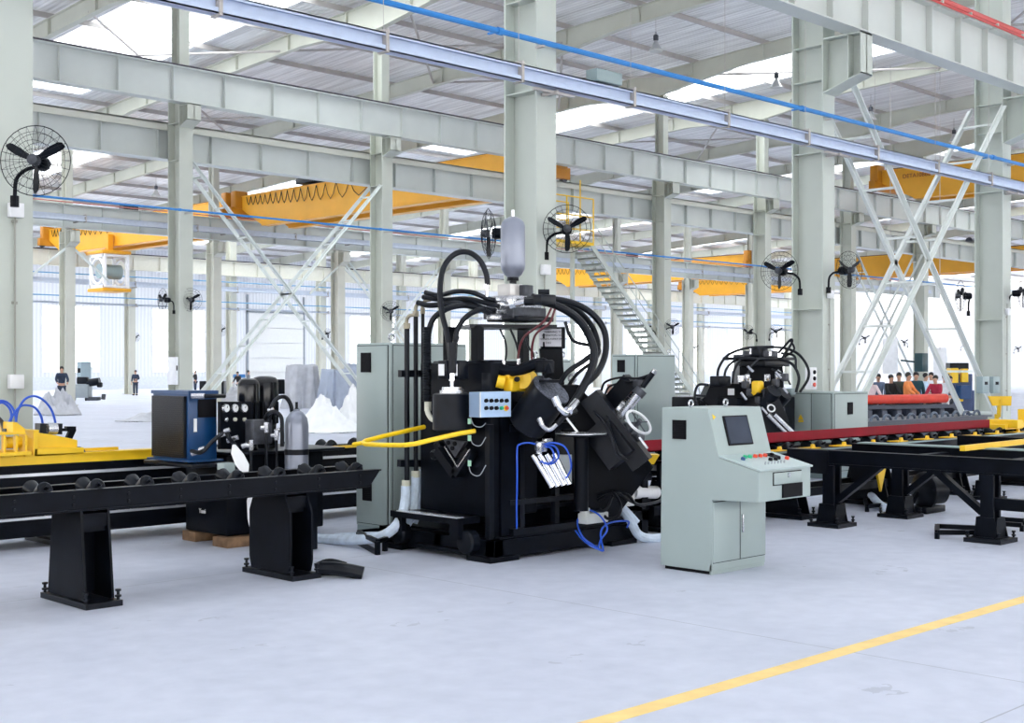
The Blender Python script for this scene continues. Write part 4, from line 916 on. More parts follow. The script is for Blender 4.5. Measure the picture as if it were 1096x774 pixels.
# tilted die drum with speckled face
SPK=mat('speckled_cast_face',(.085,.095,.125),.6,.2,var=.8,scale=45)
a0=A(590,417,12.05); ax=(A(601,402,11.97)-A(580,432,12.12)).normalized(); b0=a0-ax*.40
part('die_drum',BLK2,B().lathe(b0,ax,[(-.1,.12),(-.05,.19),(.40,.195)],36)); part('drum_face',SPK,B().lathe(a0-ax*.002,ax,[(0,.19),(.01,.188)],36))
for k in range(7):
    q=b0+ax*.1+Vector((0,0,0)); 
part('drum_lug',BLK2,B().cbox(A(560,440,12.3),(.14,.14,.2),.03).cbox(A(574,455,12.3),(.2,.16,.16),.03))
part('chrome_elbow',CHROME,B().hose(pts((596,430,11.9),(600,438,11.9),(606,442,11.95),(611,436,12.1)),.03,12).cyl(A(593,425,11.9),A(597,434,11.9),.04,12).cyl(A(608,440,12.0),A(616,431,12.2),.045,12))
part('steel_elbow',STEEL,B().hose(pts((579,450,12.0),(581,456,12.0),(588,460,12.0),(596,454,12.0)),.022,10).cyl(A(577,447,12),A(580,455,12),.028,10))
hose([(596,454,12.0),(606,444,12.0),(616,440,12.1)],.035)
# tilted drilling unit on the right
d=Vector((CT,ST,0))
part('slide_housing',BLK,B().prism([A(601,412,12.9),A(620,412,12.9),A(627,422,12.9),A(650,440,12.9),A(700,500,12.9),A(655,560,12.9),A(622,560,12.9),A(618,470,12.9),A(601,465,12.9)],d*.5),smooth=False,bevel=.01)
part('drill_slide',BLK2,B().bar(A(632,424,12.6),A(688,497,12.5),.34,.20,up=(0,0,1)).bar(A(640,455,12.5),A(668,492,12.4),.22,.3))
part('slide_edge',STEELB,B().bar(A(630,424,12.5),A(640,437,12.48),.035,.02).bar(A(684,468,12.3),A(693,480,12.3),.04,.02).bar(A(606,447,12.6),A(620,465,12.6),.03,.02))
part('spindle_motor',BLK,B().bar(A(652,436,12.8),A(677,407,12.7),.17,.17).bar(A(644,428,12.8),A(664,452,12.8),.16,.2))
mb=B()
for k in range(6): q0=A(660+3.2*k,437-3.8*k,12.66); mb.bar(q0,q0+(A(671,437,12.66)-A(664,431,12.66))*.5,.02,.04)
part('motor_fins',BLK2,mb)
part('steel_spindle',STEEL,B().cyl(A(664,446,12.5),A(684,421,12.4),.045,16).cyl(A(660,436,12.6),A(668,442,12.6),.09,14))
part('spindle_collar',CAST,B().cyl(A(682,423,12.4),A(687,417,12.4),.06,14).cbox(A(684,411,12.5),(.1,.1,.08),.02))
part('grip_rod',BLK2,B().cyl(A(688,414,12.4),A(699,399,12.35),.028,12)); part('rod_end',STEEL,B().cyl(A(699,399,12.35),A(701,396,12.34),.026,12))
hose([(643,420,12.8),(648,409,12.7),(665,404,12.6),(682,405,12.5),(695,401,12.4),(700,397,12.35)],.014); hose([(647,424,12.8),(652,414,12.8),(665,410,12.7),(675,409,12.6),(690,405,12.5),(698,398,12.4)],.014)
hose([(650,450,12.3),(656,470,12.3),(662,485,12.2),(670,491,12.2)],.018)
hose([(636,440,12.4),(648,455,12.3),(655,470,12.2),(660,487,12.2),(672,493,12.2)],.016)
wn=(A(691,444,12.28)-A(676,460,12.40)).normalized(); wc=A(683.5,452,12.3)
hw=part('handwheel',WHITE,B().ring(wc,wn,.138,.014,36,8))
x_,y_,z_=MB().frame(wc,wc+wn)
part('wheel_spokes',CAST,B().tube([wc-x_*.13,wc+x_*.13],.006,6).tube([wc-y_*.13,wc+y_*.13],.006,6).cyl(wc-wn*.03,wc+wn*.03,.025,12).cyl(wc-wn*.25,wc,.02,10),hw)
part('wheel_bracket',CAST,B().cbox(A(672,460,12.5),(.16,.16,.14),.02).cbox(A(678,468,12.5),(.12,.2,.08),.02))
part('lamp_ring',STEEL,B().ring(A(612.5,405,13.0),(CT,ST,0),.035,.012,18,6).cyl(A(612.5,410,13.0),A(612.5,416,13),.012,8))
# control box
n=Vector((.12,-.99,0)).normalized(); cb=A(526,433,11.85)
bx=part('button_box',LBLUE,B().box((-.001,0,0),(0,0,0)) if False else B().prism([A(514,420,11.78),A(547,419,12.02),A(547,446,12.02),A(514,447,11.78)],Vector((.02,.17,0))).prism([A(514,420,11.78),A(514,447,11.78),A(513.9,447,11.79),A(513.9,420,11.79)],Vector((.02,.17,0))),smooth=False,bevel=.004)
part('box_side',mat('pale_box_side',(.72,.76,.80),.4),B().prism([A(514,420,11.77),A(514,447,11.77),A(505.5,446,11.95),A(505.5,421,11.95)],Vector((.01,.0,0))),bx,smooth=False)
fN=(Vector(A(547,433,12.02))-A(514,433,11.78)); fN=Vector((fN.y,-fN.x,0)).normalized()
for i in range(5):
    for j in range(2):
        q=Vector(A(514,429+8*j,11.78)).lerp(A(547,429+8*j,12.02),.17+.165*i)
        m_=INK
        if j==1 and i==3: m_=GREENB
        if j==1 and i==4: m_=REDB
        part('selector_knob',m_,B().lathe(q,fN,[(0,.018),(.012,.018),(.03,.013)],12).bar(q+fN*.02,q+fN*.02+Vector((0,0,.02)),.01,.012),bx)
        if j==1 and i==4: part('stop_collar',YELR,B().lathe(q,fN,[(0,.028),(.006,.028)],14),bx)
# yellow guard pipe
part('guard_rail',YELR,B().tube(pts((454,457,12.6),(436,461,12.4),(410,467,12.2),(391,472,12.05),(388.5,474,12.0),(391,475.5,11.95),(410,476.5,11.8),(434,476.5,11.6),(445,475,11.6),(470,469,11.7),(492,464,11.8),(508,461.5,11.9)),.022,10).tube(pts((389,474,12.0),(378,476,12.05)),.02,8))
# stand pipes and wrapped hoses
for px,y0,y1,t_,r in ((435.5,346,521,12.85,.027),(445,333,512,12.95,.024),(452.5,330,505,13.05,.018)):
    part('stand_pipe',BLK2,B().cyl(A(px,y0,t_),A(px,y1,t_),r,12))
    part('pipe_elbow',mat('brass_fitting',(.30,.27,.20),.4,.6),B().hose(pts((px,y0+3,t_),(px,y0-4,t_),(px+3,y0-8,t_-.02),(px+9,y0-9,t_-.04)),.018,8).cyl(A(px,y0+6,t_),A(px,y0,t_),r*1.3,8))
part('pipe_clamp',BLK2,B().bar(A(428,400,12.8),A(456,400,13.1),.05,.07).bar(A(427,496,12.8),A(456,496,13.1),.05,.07))
for pl,r in (([(434.5,520,12.85),(434,535,12.85),(430,552,12.8),(421,566,12.75),(405,575,12.8),(380,578,13.0),(350,580,13.3),(338,581,13.4)],.052),([(445,510,12.95),(444,530,12.95),(441,550,12.9),(432,565,12.9),(415,573,13.0),(390,574,13.2),(360,575,13.5)],.045),([(452,502,13.05),(451,525,13.05),(449,545,13.0),(444,560,13.0)],.03),([(665,545,13.2),(674,556,13.2),(683,572,13.3),(695,580,13.4),(715,586,13.5)],.048),([(655,535,13.3),(668,545,13.3),(682,560,13.3)],.04)):
    p_=[Vector(q) for q in pts(*pl)]
    for q in p_: q.z=max(q.z,r*.9)
    part('wrapped_hose',WRAP,B().hose(p_,r,10,8))
for q in ((434.5,521,12.85),(445,511,12.95),(453,502,13.05)): part('hose_coupling',OFFW,B().cyl(A(*q),A(q[0],q[1]-7,q[2]),.045,10))
# cylinder bundle, air valve, blue hoses
for k in range(4):
    a=A(570+7.6*k,487-0.5*k,12.15); b=A(590+6.2*k,520-1.0*k,12.15); part('air_cylinder',CHROME,B().cyl(a,b,.027,14).cyl(b,b+(b-a)*.04,.034,12))
part('valve_panel',mat('panel_grey',(.60,.65,.66),.45),B().prism([A(595,487,12.4),A(612,487,12.4),A(612,518,12.4),A(600,518,12.4)],d*.06),smooth=False)
part('air_regulator',STEEL,B().cbox(A(579,478,12.1),(.1,.08,.1),.015).cbox(A(586,472,12.15),(.1,.06,.05),.01).cyl(A(577,486,12.1),A(577,478,12.1),.03,10))
for pl in ([(578,477,12.1),(566,474,12.1),(556,476,12.1),(553.5,482,12.1),(553.5,510,12.1),(553,540,12.15),(553,566,12.2)],[(580,476,12.1),(592,474,12.0),(604,478,12.0),(610,490,12.0),(611,502,12.05),(606,512,12.1)],[(582,478,12.1),(590,480,12.05),(593,490,12.05),(588,496,12.1),(578,494,12.1)],[(582,476,12.1),(594,478,12.05),(598,488,12.05),(592,496,12.1),(582,496,12.1)],
  [(622,548,12.6),(618,560,12.5),(624,575,12.4),(636,584,12.35),(645,590,12.3)],[(622,550,12.6),(630,546,12.5),(642,552,12.5),(650,566,12.4),(643,578,12.4),(640,588,12.3)],[(616,568,12.5),(622,576,12.4),(632,584,12.3),(645,590,12.3)],[(646,590,12.3),(643,570,12.4),(652,560,12.5),(672,558,12.7),(671,565,12.7)]):
    part('air_hose',BHOSE,B().hose(pts(*pl),.009,6))
part('valve_bank',mat('ivory_box',(.66,.68,.66),.5),B().cbox(A(635,554,12.6),(.32,.12,.1),.01).cbox(A(626,550,12.5),(.07,.08,.12),.01))
part('terminal_box',mat('ivory_box',(.66,.68,.66),.5),B().cbox(A(668,528,13.4),(.16,.16,.26),.01))
part('small_cylinder',WHITE,B().cyl(A(677,527,13.6),A(702,527,13.9),.07,16))
for k,pl in enumerate(([(640,530,12.8),(655,527,12.7),(664,540,12.6),(662,552,12.5),(650,555,12.6),(642,545,12.7)],[(655,525,12.8),(672,530,12.7),(682,540,12.8),(700,538,13.0),(712,534,13.2)],[(640,535,12.8),(650,530,12.7),(662,528,12.7),(674,536,12.8),(690,543,13)],[(632,546,12.6),(648,546,12.5),(655,532,12.6)])):
    part('power_cable',RUB,B().hose(pts(*pl),.016,7))
for pl in ([(503,444,12.0),(507,455,12.0),(515,457,12.0),(520,453,12.0)],[(503,466,12.0),(506,475,12.0),(514,477,12.0),(520,468,12.0)],[(501,492,12.0),(504,506,12.0),(513,509,12.0),(520,498,12.0)]): part('control_cable',mat('grey_cable',(.3,.33,.36),.5),B().hose(pts(*pl),.0045,5))
for py in (448,466,493): part('cable_gland',mat('pale_green_gland',(.35,.62,.45),.5),B().cyl(A(502.5,py,12.0),A(502.5,py+6,12.0),.017,8))
part('outfeed_bracket',BLK,B().box((10.3,8.75,.2),(10.66,8.85,.3)).box((10.3,9.6,.2),(10.66,9.7,.3)).box((10.3,8.7,.62),(10.66,9.2,.70)).box((10.56,8.75,.03),(10.66,9.7,.7)),smooth=False)
q=A(694,490,13.2); part('yellow_wedge',YEL,B().prism([A(683,487,13.2),A(706,487,13.2),A(700,497,13.2),A(690,497,13.2)],d*.2),smooth=False)
# small angle frame on the floor in front
q=fl(410,592); O_=(q.x,q.y,0); o=MB(O_)
for a_,b_ in (((384,583),(392,588)),((392,588),(404,594)),((404,594),(436,582)),((384,583),(436,577))): 
    p1,p2=fl(*a_),fl(*b_); p1.z=p2.z=.13; o.bar(p1,p2,.04,.04)
for a_ in ((384,583),(404,594),(412,590)): p1=fl(*a_); o.bar((p1.x,p1.y,0),(p1.x,p1.y,.13),.04)
for a_,b_ in (((384,583),(404,594)),): p1,p2=fl(*a_),fl(*b_); p1.z=p2.z=.02; o.bar(p1,p2,.04,.04)
tag(o.build('floor_bracket',BLK,None),'small black angle iron frame on the floor left of the machine','bracket')
# ================================================================= right hand side: outfeed line, transfer rack, second machine
O=(15,8.9,0); t=thing('roller_conveyor','black outfeed roller conveyor behind the console carrying the long red beam','conveyor',O)
mb=MB(O); X0,X1=10.7,24
for ya in (8.62,9.2): mb.box((X0,ya,.60),(X1,ya+.05,.82)).box((X0,ya-.03,.80),(X1,ya+.08,.825)).box((X0,ya-.03,.6),(X1,ya+.08,.615))
mb.box((X0,8.7,.24),(X1,8.76,.34)).box((X0,9.15,.24),(X1,9.21,.34)).box((X0,8.65,.70),(X1,9.2,.72))
mb.build('frame',BLK,t,smooth=False); MB(O).box((X0,8.585,.805),(X1,8.60,.825)).build('edge_strip',GREYD,t,smooth=False)
for i in range(7):
    x=11.2+2.1*i; f=MB(O); tplate(f,x,8.93,.05,.6,.7,.7,.42); tplate(f,x+.2,8.93,.05,.6,.7,.7,.42); f.box((x-.08,8.5,0),(x+.3,9.35,.05)); bolt(f,x-.04,8.56,.05); bolt(f,x+.26,8.56,.05); f.build('leg',BLK,t,smooth=False)
for k in range(18):
    x=11.2+.72*k; roller_pair(None,x,8.9,.86,t,O,.06)
    MB(O).prism([(x+.33,8.66,.83),(x+.41,8.66,.83),(x+.39,8.66,.88),(x+.35,8.66,.88)],(0,.03,0)).box((x+.22,8.64,.825),(x+.5,8.8,.836)).build('guide_lug',YEL,t,smooth=False)
for k in range(3): MB(O).prism([(12.2+2.9*k,8.6,.55),(12.5+2.9*k,8.6,.6),(12.34+2.9*k,8.6,.2)],(0,.03,0)).build('yellow_gusset',YEL,t,smooth=False)
mb=MB((14.7,8.95,.9)).box((10.6,8.9,.90),(19.0,8.915,1.03)).box((10.6,8.9,.90),(19.0,9.06,.915)).box((10.6,8.9,.89),(10.62,9.0,.93))
o=mb.build('angle_beam',REDM,None,smooth=False); tag(o,'long dark red steel angle lying on the outfeed rollers behind the console','steel beam')
# transfer rack (beams toward the viewer)
O=(14.4,5.5,0); t=thing('transfer_rack','black transfer rack of heavy beams and braced posts at the right edge','rack',O)
def ibY(mb,x,y0,y1,z0,z1,b=.14):
    mb.box((x-b/2,y0,z0),(x+b/2,y1,z0+.02)).box((x-b/2,y0,z1-.02),(x+b/2,y1,z1)).box((x-.01,y0,z0),(x+.01,y1,z1)).box((x+.05,y0,z0),(x+.06,y1,z1)).box((x-.06,y0,z0),(x-.05,y1,z1))
for x,ya,yb in ((13.0,2.2,8.15),(14.4,2.0,8.5),(17.2,2.5,8.5)):
    m_=MB(O); ibY(m_,x,ya,yb,.70,.87); m_.build('beam',BLK,t,smooth=False)
for x,y,br in ((13.0,7.96,-1),(13.0,6.08,1),(13.0,3.4,-1),(14.4,7.87,-1),(14.4,5.0,1),(17.2,8.1,-1),(17.2,5.6,1)):
    f=MB(O)
    for dx in (-.07,.07): f.box((x+dx-.02,y-.07,.05),(x+dx+.02,y+.07,.70))
    f.box((x-.02,y-.02,.05),(x+.02,y+.02,.7))
    f.prism([(x-.14,y-.14,.045),(x+.14,y-.14,.045),(x+.14,y+.14,.045),(x-.14,y+.14,.045)],(0,0,.01))
    for sx,sy in ((-1,0),(1,0),(0,-1),(0,1)):
        if sx: f.prism([(x+sx*.1,y-.14,.05),(x+sx*.1,y+.14,.05),(x+sx*.1,y+.09,.26),(x+sx*.1,y-.09,.26)],(sx*.015,0,0))
        else: f.prism([(x-.14,y+sy*.1,.05),(x+.14,y+sy*.1,.05),(x+.09,y+sy*.1,.26),(x-.09,y+sy*.1,.26)],(0,sy*.015,0))
    ft=f.build('post',BLK,t,smooth=False)
    g=MB(O).box((x-.2,y-.2,0),(x+.2,y+.2,.045))
    for a in (-.17,.17):
        for b in (-.17,.17): bolt(g,x+a,y+b,.045,.07)
    g.build('foot_plate',BLK2,ft)
    MB(O).bar((x,y+br*.08,.30),(x,y+br*.62,.72),.09,.07).build('brace',BLK,t,smooth=False)
MB(O).box((12.95,2.3,.34),(13.05,6.05,.46)).build('tie_beam',BLK,t,smooth=False)
MB(O).box((13.0,7.2,.74),(17.2,7.3,.82)).box((13.0,4.4,.74),(17.2,4.5,.82)).box((13.0,6.1,.74),(17.2,6.2,.82)).build('cross_beam',BLK,t,smooth=False)
MB(O).box((14.3,5.9,.875),(14.5,8.4,.89)).build('wear_strip',GREYD,t,smooth=False)
MB(O).box((12.9,7.96,.60),(13.1,8.5,.87)).build('end_bracket',BLK2,t,smooth=False)
# floor brackets and drive motor
for pa,l in ((((1003,570),(1048,572),(1003,577),(1046,577)),'low black angle bracket on the floor left of the right rack post'),(((1070,562),(1096,564),(1068,567),(1094,569)),'low black angle bracket on the floor at the right edge'),(((926,541),(950,540),(928,548),(951,546)),'low black angle bracket on the floor between the rack posts')):
    P=[fl(*q) for q in pa]; o=MB((P[0].x,P[0].y,0))
    for i,j in ((0,1),(2,3),(0,2)): a=P[i].copy(); b=P[j].copy(); a.z=b.z=.07; o.bar(a,b,.05,.05)
    for q in P: o.bar((q.x,q.y,0),(q.x,q.y,.07),.04)
    tag(o.build('floor_bracket',BLK),l,'bracket','angle brackets on the floor')
q=fl(990,548); O2=(q.x,q.y,0); o=thing('drive_motor','round black drive motor on the floor beside the middle rack post','motor',O2)
MB().lathe((-.12,0,.27),(ST,-CT*.4,0),[(0,.08),(.02,.2),(.05,.24),(.08,.24),(.1,.17),(.32,.17),(.36,.1)],22).build('motor_body',BLK2,o); MB().cbox((0,0,.04),(.5,.3,.08),.01).bar((-.2,.1,.08),(-.1,.05,.25),.05).build('foot',BLK,o)
o=MB(fl(925,545)).hose([fl(915,520)+Vector((0,0,.35)),fl(925,535)+Vector((0,0,.2)),fl(938,543)+Vector((0,0,.08)),fl(948,548)+Vector((0,0,.05))],.05,8).build('wrapped_hose',WRAP); tag(o,'pale wrapped hose drooping to the floor behind the first rack post','hose')
# yellow carriage, bar and sign post beyond the red beam
O=(20.6,8.9,.9); t=thing('feed_carriage','yellow feed carriage on the far end of the outfeed line at right','carriage',O)
MB(O).box((19.2,8.75,.87),(23,9.05,.95)).prism([(20.2,8.7,.95),(21.8,8.7,.95),(21.8,8.7,1.1),(20.8,8.7,1.16),(20.2,8.7,1.16)],(0,.3,0)).box((19.3,8.6,.9),(19.5,9.1,1.02)).build('body',YEL,t,smooth=False,bevel=.006)
MB(O).hose([(20.9,8.8,1.2),(20.9,8.8,1.5),(21.1,8.8,1.62),(21.3,8.8,1.5),(21.35,8.8,1.2)],.015,6).hose([(20.3,8.8,1.2),(20.35,8.8,1.7),(20.4,8.8,1.3)],.012,6).build('air_hose',BHOSE,t)
MB(O).cbox((20.6,8.85,1.22),(.5,.16,.14),.02).cbox((21.1,8.8,1.22),(.3,.2,.16),.02).build('cylinder_block',BLUEM,t)
q=A(1067,462,21.47); o=thing('yellow_sign_post','yellow trapezoid plate on a post, at right in front of the column','sign',(q.x,q.y,.0))
MB().box((-.03,-.03,.0),(.03,.03,1.05)).build('post',YEL,o,smooth=False,bevel=.004); r_=Vector((ST,-CT,0)); MB().prism([Vector((0,-.06,1.35))-r_*.21,Vector((0,-.06,1.35))+r_*.17,Vector((0,-.06,1.19))+r_*.16,Vector((0,-.06,1.19))-r_*.14],(0,-.02,0)).bar((0,-.03,1.0),(0,-.05,1.3),.05).build('plate',YEL,o,smooth=False)
o=MB((18.5,7.8,.9)).bar(A(1030,480,14.45),A(1130,469,16.6),.06,.06).build('yellow_bar',YEL,None,smooth=False); tag(o,'yellow square bar lying across the black transfer rack at right','bar')
# second punching machine farther down the hall
O=(17.6,12.2,0); T2=thing('punching_machine','smaller looking second black punching machine behind the console','machine',O)
def P2(n,m,mb,par=None,**k): return mb.build(n,m,par or T2,**k)
def B2(): return MB(O)
D2=Vector((CT,ST,0))
P2('main_body',BLK,B2().cbox((17.35,12.45,.75),(1.6,1.3,1.2),.02).cbox((17.3,12.4,.12),(1.9,1.6,.2),.02))
P2('slide_housing',BLK,B2().prism([A(755,424,20.3),(A(760,413,20.3)),A(770,410,20.3),A(792,411,20.3),A(806,434,20.3),A(806,500,20.3),A(757,500,20.3),A(757,433,20.3),A(751,428,20.3)],D2*.6),smooth=False,bevel=.01)
P2('name_plate',WHITE,B2().prism([A(779,416,20.25),A(786,416,20.25),A(786,423,20.25),A(779,423,20.25)],D2*.02),smooth=False)
P2('rear_housing',BLK,B2().prism([A(792,386,21.2),A(838,390,21.2),A(840,440,21.2),A(790,440,21.2)],D2*.6),smooth=False)
P2('top_plate',BLK2,B2().cbox(A(812,384,20.8),(1.0,.7,.05),.01).cbox(A(818,389,20.8),(.7,.5,.1),.01))
P2('manifold_block',CAST,B2().cbox(A(814,379,20.7),(.4,.4,.1),.01)); P2('manifold_block',CAST,B2().cbox(A(795,383,20.6),(.25,.2,.1),.01))
for q in ((798,412),(803,420),(830,410),(840,404),(836,440),(812,428),(826,428)): P2('clamp_lug',CAST,B2().cbox(A(q[0],q[1],19.95),(.10,.1,.12),.02))
for q in ((793,420,799,428),(830,398,836,405),(815,436,821,443),(800,392,806,398),(838,415,843,421)): P2('small_rod',STEEL,B2().cyl(A(q[0],q[1],19.85),A(q[2],q[3],19.85),.022,8))
P2('valve_body',BLK2,B2().cbox(A(813,377,20.5),(.25,.16,.14),.02)); P2('valve_body',BLK2,B2().cbox(A(771,408,20.2),(.3,.2,.16),.02))
P2('steel_fitting',STEEL,B2().cyl(A(804,373,20.5),A(804,379,20.5),.03,8).cyl(A(824,376,20.5),A(824,381,20.5),.03,8).cyl(A(801,405,20.1),A(801,411,20.1),.04,8).cyl(A(821,401,20.1),A(821,408,20.1),.04,8).cyl(A(793,402,20.1),A(793,409,20.1),.06,10).cyl(A(831,397,20.2),A(838,404,20.2),.04,8))
for k,q in enumerate(((800,404),(822,404),(832,403))): P2('steel_block',STEEL,B2().cbox(A(q[0],q[1],20.05),(.05,.06,.1),.01))
P2('yellow_clamp',YEL,B2().cbox(A(811,414,19.9),(.16,.14,.18),.03).cbox(A(822,419,19.95),(.12,.12,.12),.03).cyl(A(806,418,19.9),A(809,421,19.9),.05,10))
P2('die_drum',BLK2,B2().cyl(A(818,432,20),A(829,418,19.8),.12,20).cyl(A(832,430,20.2),A(840,421,20.1),.13,18))
P2('drill_slide',BLK2,B2().bar(A(820,415,19.9),A(838,455,19.9),.16,.2).bar(A(806,440,20),A(835,470,20),.25,.25))
P2('guide_rod',STEEL,B2().cyl(A(822,444,19.7),A(846,468,19.7),.03,10).cyl(A(829,444,19.7),A(852,466,19.7),.03,10))
P2('tilted_box',GREYD,B2().cbox(A(846,419,20.3),(.14,.12,.1),.02))
w_=P2('handwheel',WHITE,B2().ring(A(825.5,437,19.6),(A(829,433,19.6)-A(822,441,19.9)).normalized(),.055,.012,24,6))
for pl,r in (([(768,408,20.3),(769,395,20.4),(777,382,20.5),(790,375,20.6),(806,372,20.6),(835,372,20.5),(853,378,20.4),(864,392,20.3),(865,405,20.3),(856,420,20.3)],.032),([(775,407,20.3),(777,396,20.4),(785,387,20.5),(797,383,20.6)],.03),([(784,410,20.2),(786,396,20.3),(792,386,20.4)],.035),([(833,378,20.5),(846,364,20.4),(847,368,20.4),(836,385,20.4)],.03),([(834,384,20.4),(848,390,20.3),(855,404,20.2),(852,420,20.2)],.035),([(836,378,20.5),(850,381,20.4),(852,394,20.3)],.03),([(840,382,20.5),(850,374,20.4),(846,364,20.4)],.025),([(758,412,20.2),(748,412,20.2),(744,420,20.2),(744,432,20.2)],.03),([(744,423,20.2),(756,424,20.2)],.025),([(800,400,20),(806,390,20),(812,384,20.1)],.02),([(826,395,20),(840,402,20),(846,412,20)],.02)):
    P2('hydraulic_hose',RUB,B2().hose(pts(*pl),r*.68,8))
P2('hose_end',BLK2,B2().cyl(A(744,429,20.2),A(744,436,20.2),.05,10))
# toothed roller table behind the low cabinet
O=(23.5,13,0); t=thing('toothed_conveyor','dark grey table with a row of upright round saddles beyond the red beam','conveyor',O)
SLATE=mat('slate_steel',(.035,.045,.07),.4,.1,var=.15)
MB(O).box((20,12.6,.6),(26.8,12.68,.80)).box((20,13.3,.6),(26.8,13.38,.80)).box((20,12.5,.78),(26.8,13.45,.81)).box((20,12.7,0),(26.8,12.8,.6)).build('frame',SLATE,t,smooth=False)
for k in range(14):
    x=20.3+.47*k; a_=[(x+.14*math.cos(PI*q/10),12.66,.81+.10*math.sin(PI*q/10)) for q in range(11)]
    MB(O).tube(a_,.028,6).build('saddle',mat('saddle_steel',(.10,.13,.18),.4,.2),t)
# blue-grey rack carrying the big red tube, in front of the crowd
a=A(923,428,36); b=A(1012,426.3,37.4); dr=(b-a).normalized(); fr=Vector((-dr.y,dr.x,0)); fr=fr if fr.y>0 else -fr
O=tuple(a.lerp(b,.5)); O=(O[0],O[1],0); t=thing('pipe_rack','dark slate blue rack under the bright red tube in front of the crowd','rack',O)
u0,u1=a-dr*.1,b+dr*.6
for off in (0,.55):
    p0=Vector((u0.x,u0.y,0))+fr*off; p1=Vector((u1.x,u1.y,0))+fr*off
    MB(O).bar(p0+Vector((0,0,.72)),p1+Vector((0,0,.72)),.1,.1).bar(p0+Vector((0,0,.12)),p1+Vector((0,0,.12)),.12,.2).build('rail',SLATE,t,smooth=False)
for k in range(7):
    q=u0.lerp(u1,(k+.5)/7); q.z=0; MB(O).bar(q+fr*.27+Vector((0,0,.0)),q+fr*.27+Vector((0,0,.68)),.55,.3).cbox(q+Vector((0,0,.4)),(.28,.18,.5),.03).build('roller_block',SLATE,t,smooth=False)
o=MB(a).lathe(a,dr,[(0,.10),(.001,.13),((b-a).length,.13),((b-a).length+.001,.10)],24).build('red_tube',REDT); tag(o,'bright red steel tube resting on the rack in front of the crowd','tube')
p_=a-dr*.005; o2=MB(p_).lathe(p_,dr,[(0,.10),(.006,.10)],20).build('tube_bore',INK,o); o2.location=(0,0,0)
# blue and yellow machine behind the ladder, hanging banners, dark box
q=fl(1028,447); O=(q.x,q.y,0); t=thing('drilling_station','dark blue machine with yellow column, right of the crowd','machine',O)
def bq(px,py,w_,h_,m_,n_,tt=48,th=.5): c=A(px,py,tt); r_=Vector((ST,-CT,0)); MB(O).prism([c-r_*w_/2-Vector((0,0,h_/2)),c+r_*w_/2-Vector((0,0,h_/2)),c+r_*w_/2+Vector((0,0,h_/2)),c-r_*w_/2+Vector((0,0,h_/2))],Vector((CT,ST,0))*th).build(n_,m_,t,smooth=False,bevel=.02)
NAVY=mat('navy_machine',(.03,.06,.16),.4)
t.location=(A(1028,440,48).x,A(1028,440,48).y,0); O=tuple(t.location)
bq(1028,432,.9,2.2,NAVY,'column'); bq(1022,402,.28,.55,YEL,'yellow_head',47.8); bq(1033,402,.25,.5,YEL,'yellow_head',47.8); bq(1024,428,.5,.12,YEL,'yellow_rail',47.6); bq(1027,392,.7,.25,BLK2,'motor_block'); bq(1034,420,.4,.5,BLUEM,'drive_box',47.5)
for px,y0,y1,w_,tt,l in ((953,362,400,16,60,'left white hanging banner behind the crowd'),(1006,372,408,14,60,'right white slanting banner behind the crowd')):
    c0=A(px-w_/2,y0,tt); c1=A(px+w_/2,y0,tt); c2=A(px+w_/2+(3 if px>990 else 0),y1,tt); c3=A(px-w_/2,y1,tt); o=MB(c0).prism([c0,c1,c2,c3],Vector((CT,ST,0))*.05).build('hanging_banner',WHITE,None,smooth=False); tag(o,l,'banner')
    top=A(px,y0,tt); o3=MB(top).tube([top-Vector((0,0,.1)),Vector((top.x,top.y,roofz(top.y)+.8))],.015,4).build('banner_cord',PURL,o); o3.location=top-c0
o=MB(A(986,388,59)).cbox(A(986,388,59),(.55,.4,.85),.03).bar(A(986,388,59)+Vector((0,.1,0)),A(986,388,59)+Vector((0,1.0,.1)),.08).build('hanging_box',mat('dark_teal_box',(.01,.05,.06),.4)); tag(o,'dark square box mounted high behind the crowd between the banners','box')
# ================================================================= people
SKIN=mat('skin',(.55,.32,.22),.6); HAIR=mat('black_hair',(.012,.010,.010),.5)
def skinmesh(name,chains,m,parent,sub=2):
    """chains: list of lists of (co, radius); joined where coordinates are equal"""
    me=bpy.data.meshes.new(name); vs=[]; es=[]; rad=[]; idx={}
    for ch in chains:
        pr=None
        for co,r in ch:
            k=tuple(round(c,4) for c in co)
            if k not in idx: idx[k]=len(vs); vs.append(co); rad.append(r)
            i=idx[k]
            if pr is not None and pr!=i: es.append((pr,i))
            pr=i
    me.from_pydata([tuple(v) for v in vs],es,[]); o=bpy.data.objects.new(name,me); COL.objects.link(o)
    md=o.modifiers.new('skin','SKIN'); md.use_smooth_shade=True
    for i,r in enumerate(rad):
        sv=me.skin_vertices[0].data[i]; rr=r if isinstance(r,tuple) else (r,r); sv.radius=rr
    me.skin_vertices[0].data[0].use_root=True
    if sub: s=o.modifiers.new('sub','SUBSURF'); s.levels=sub; s.render_levels=sub
    dg=bpy.context.evaluated_depsgraph_get(); nm=bpy.data.meshes.new_from_object(o.evaluated_get(dg)); bpy.data.objects.remove(o)
    nm.materials.clear(); nm.materials.append(m); nm.shade_smooth(); o=bpy.data.objects.new(name,nm); COL.objects.link(o); o.parent=parent; return o
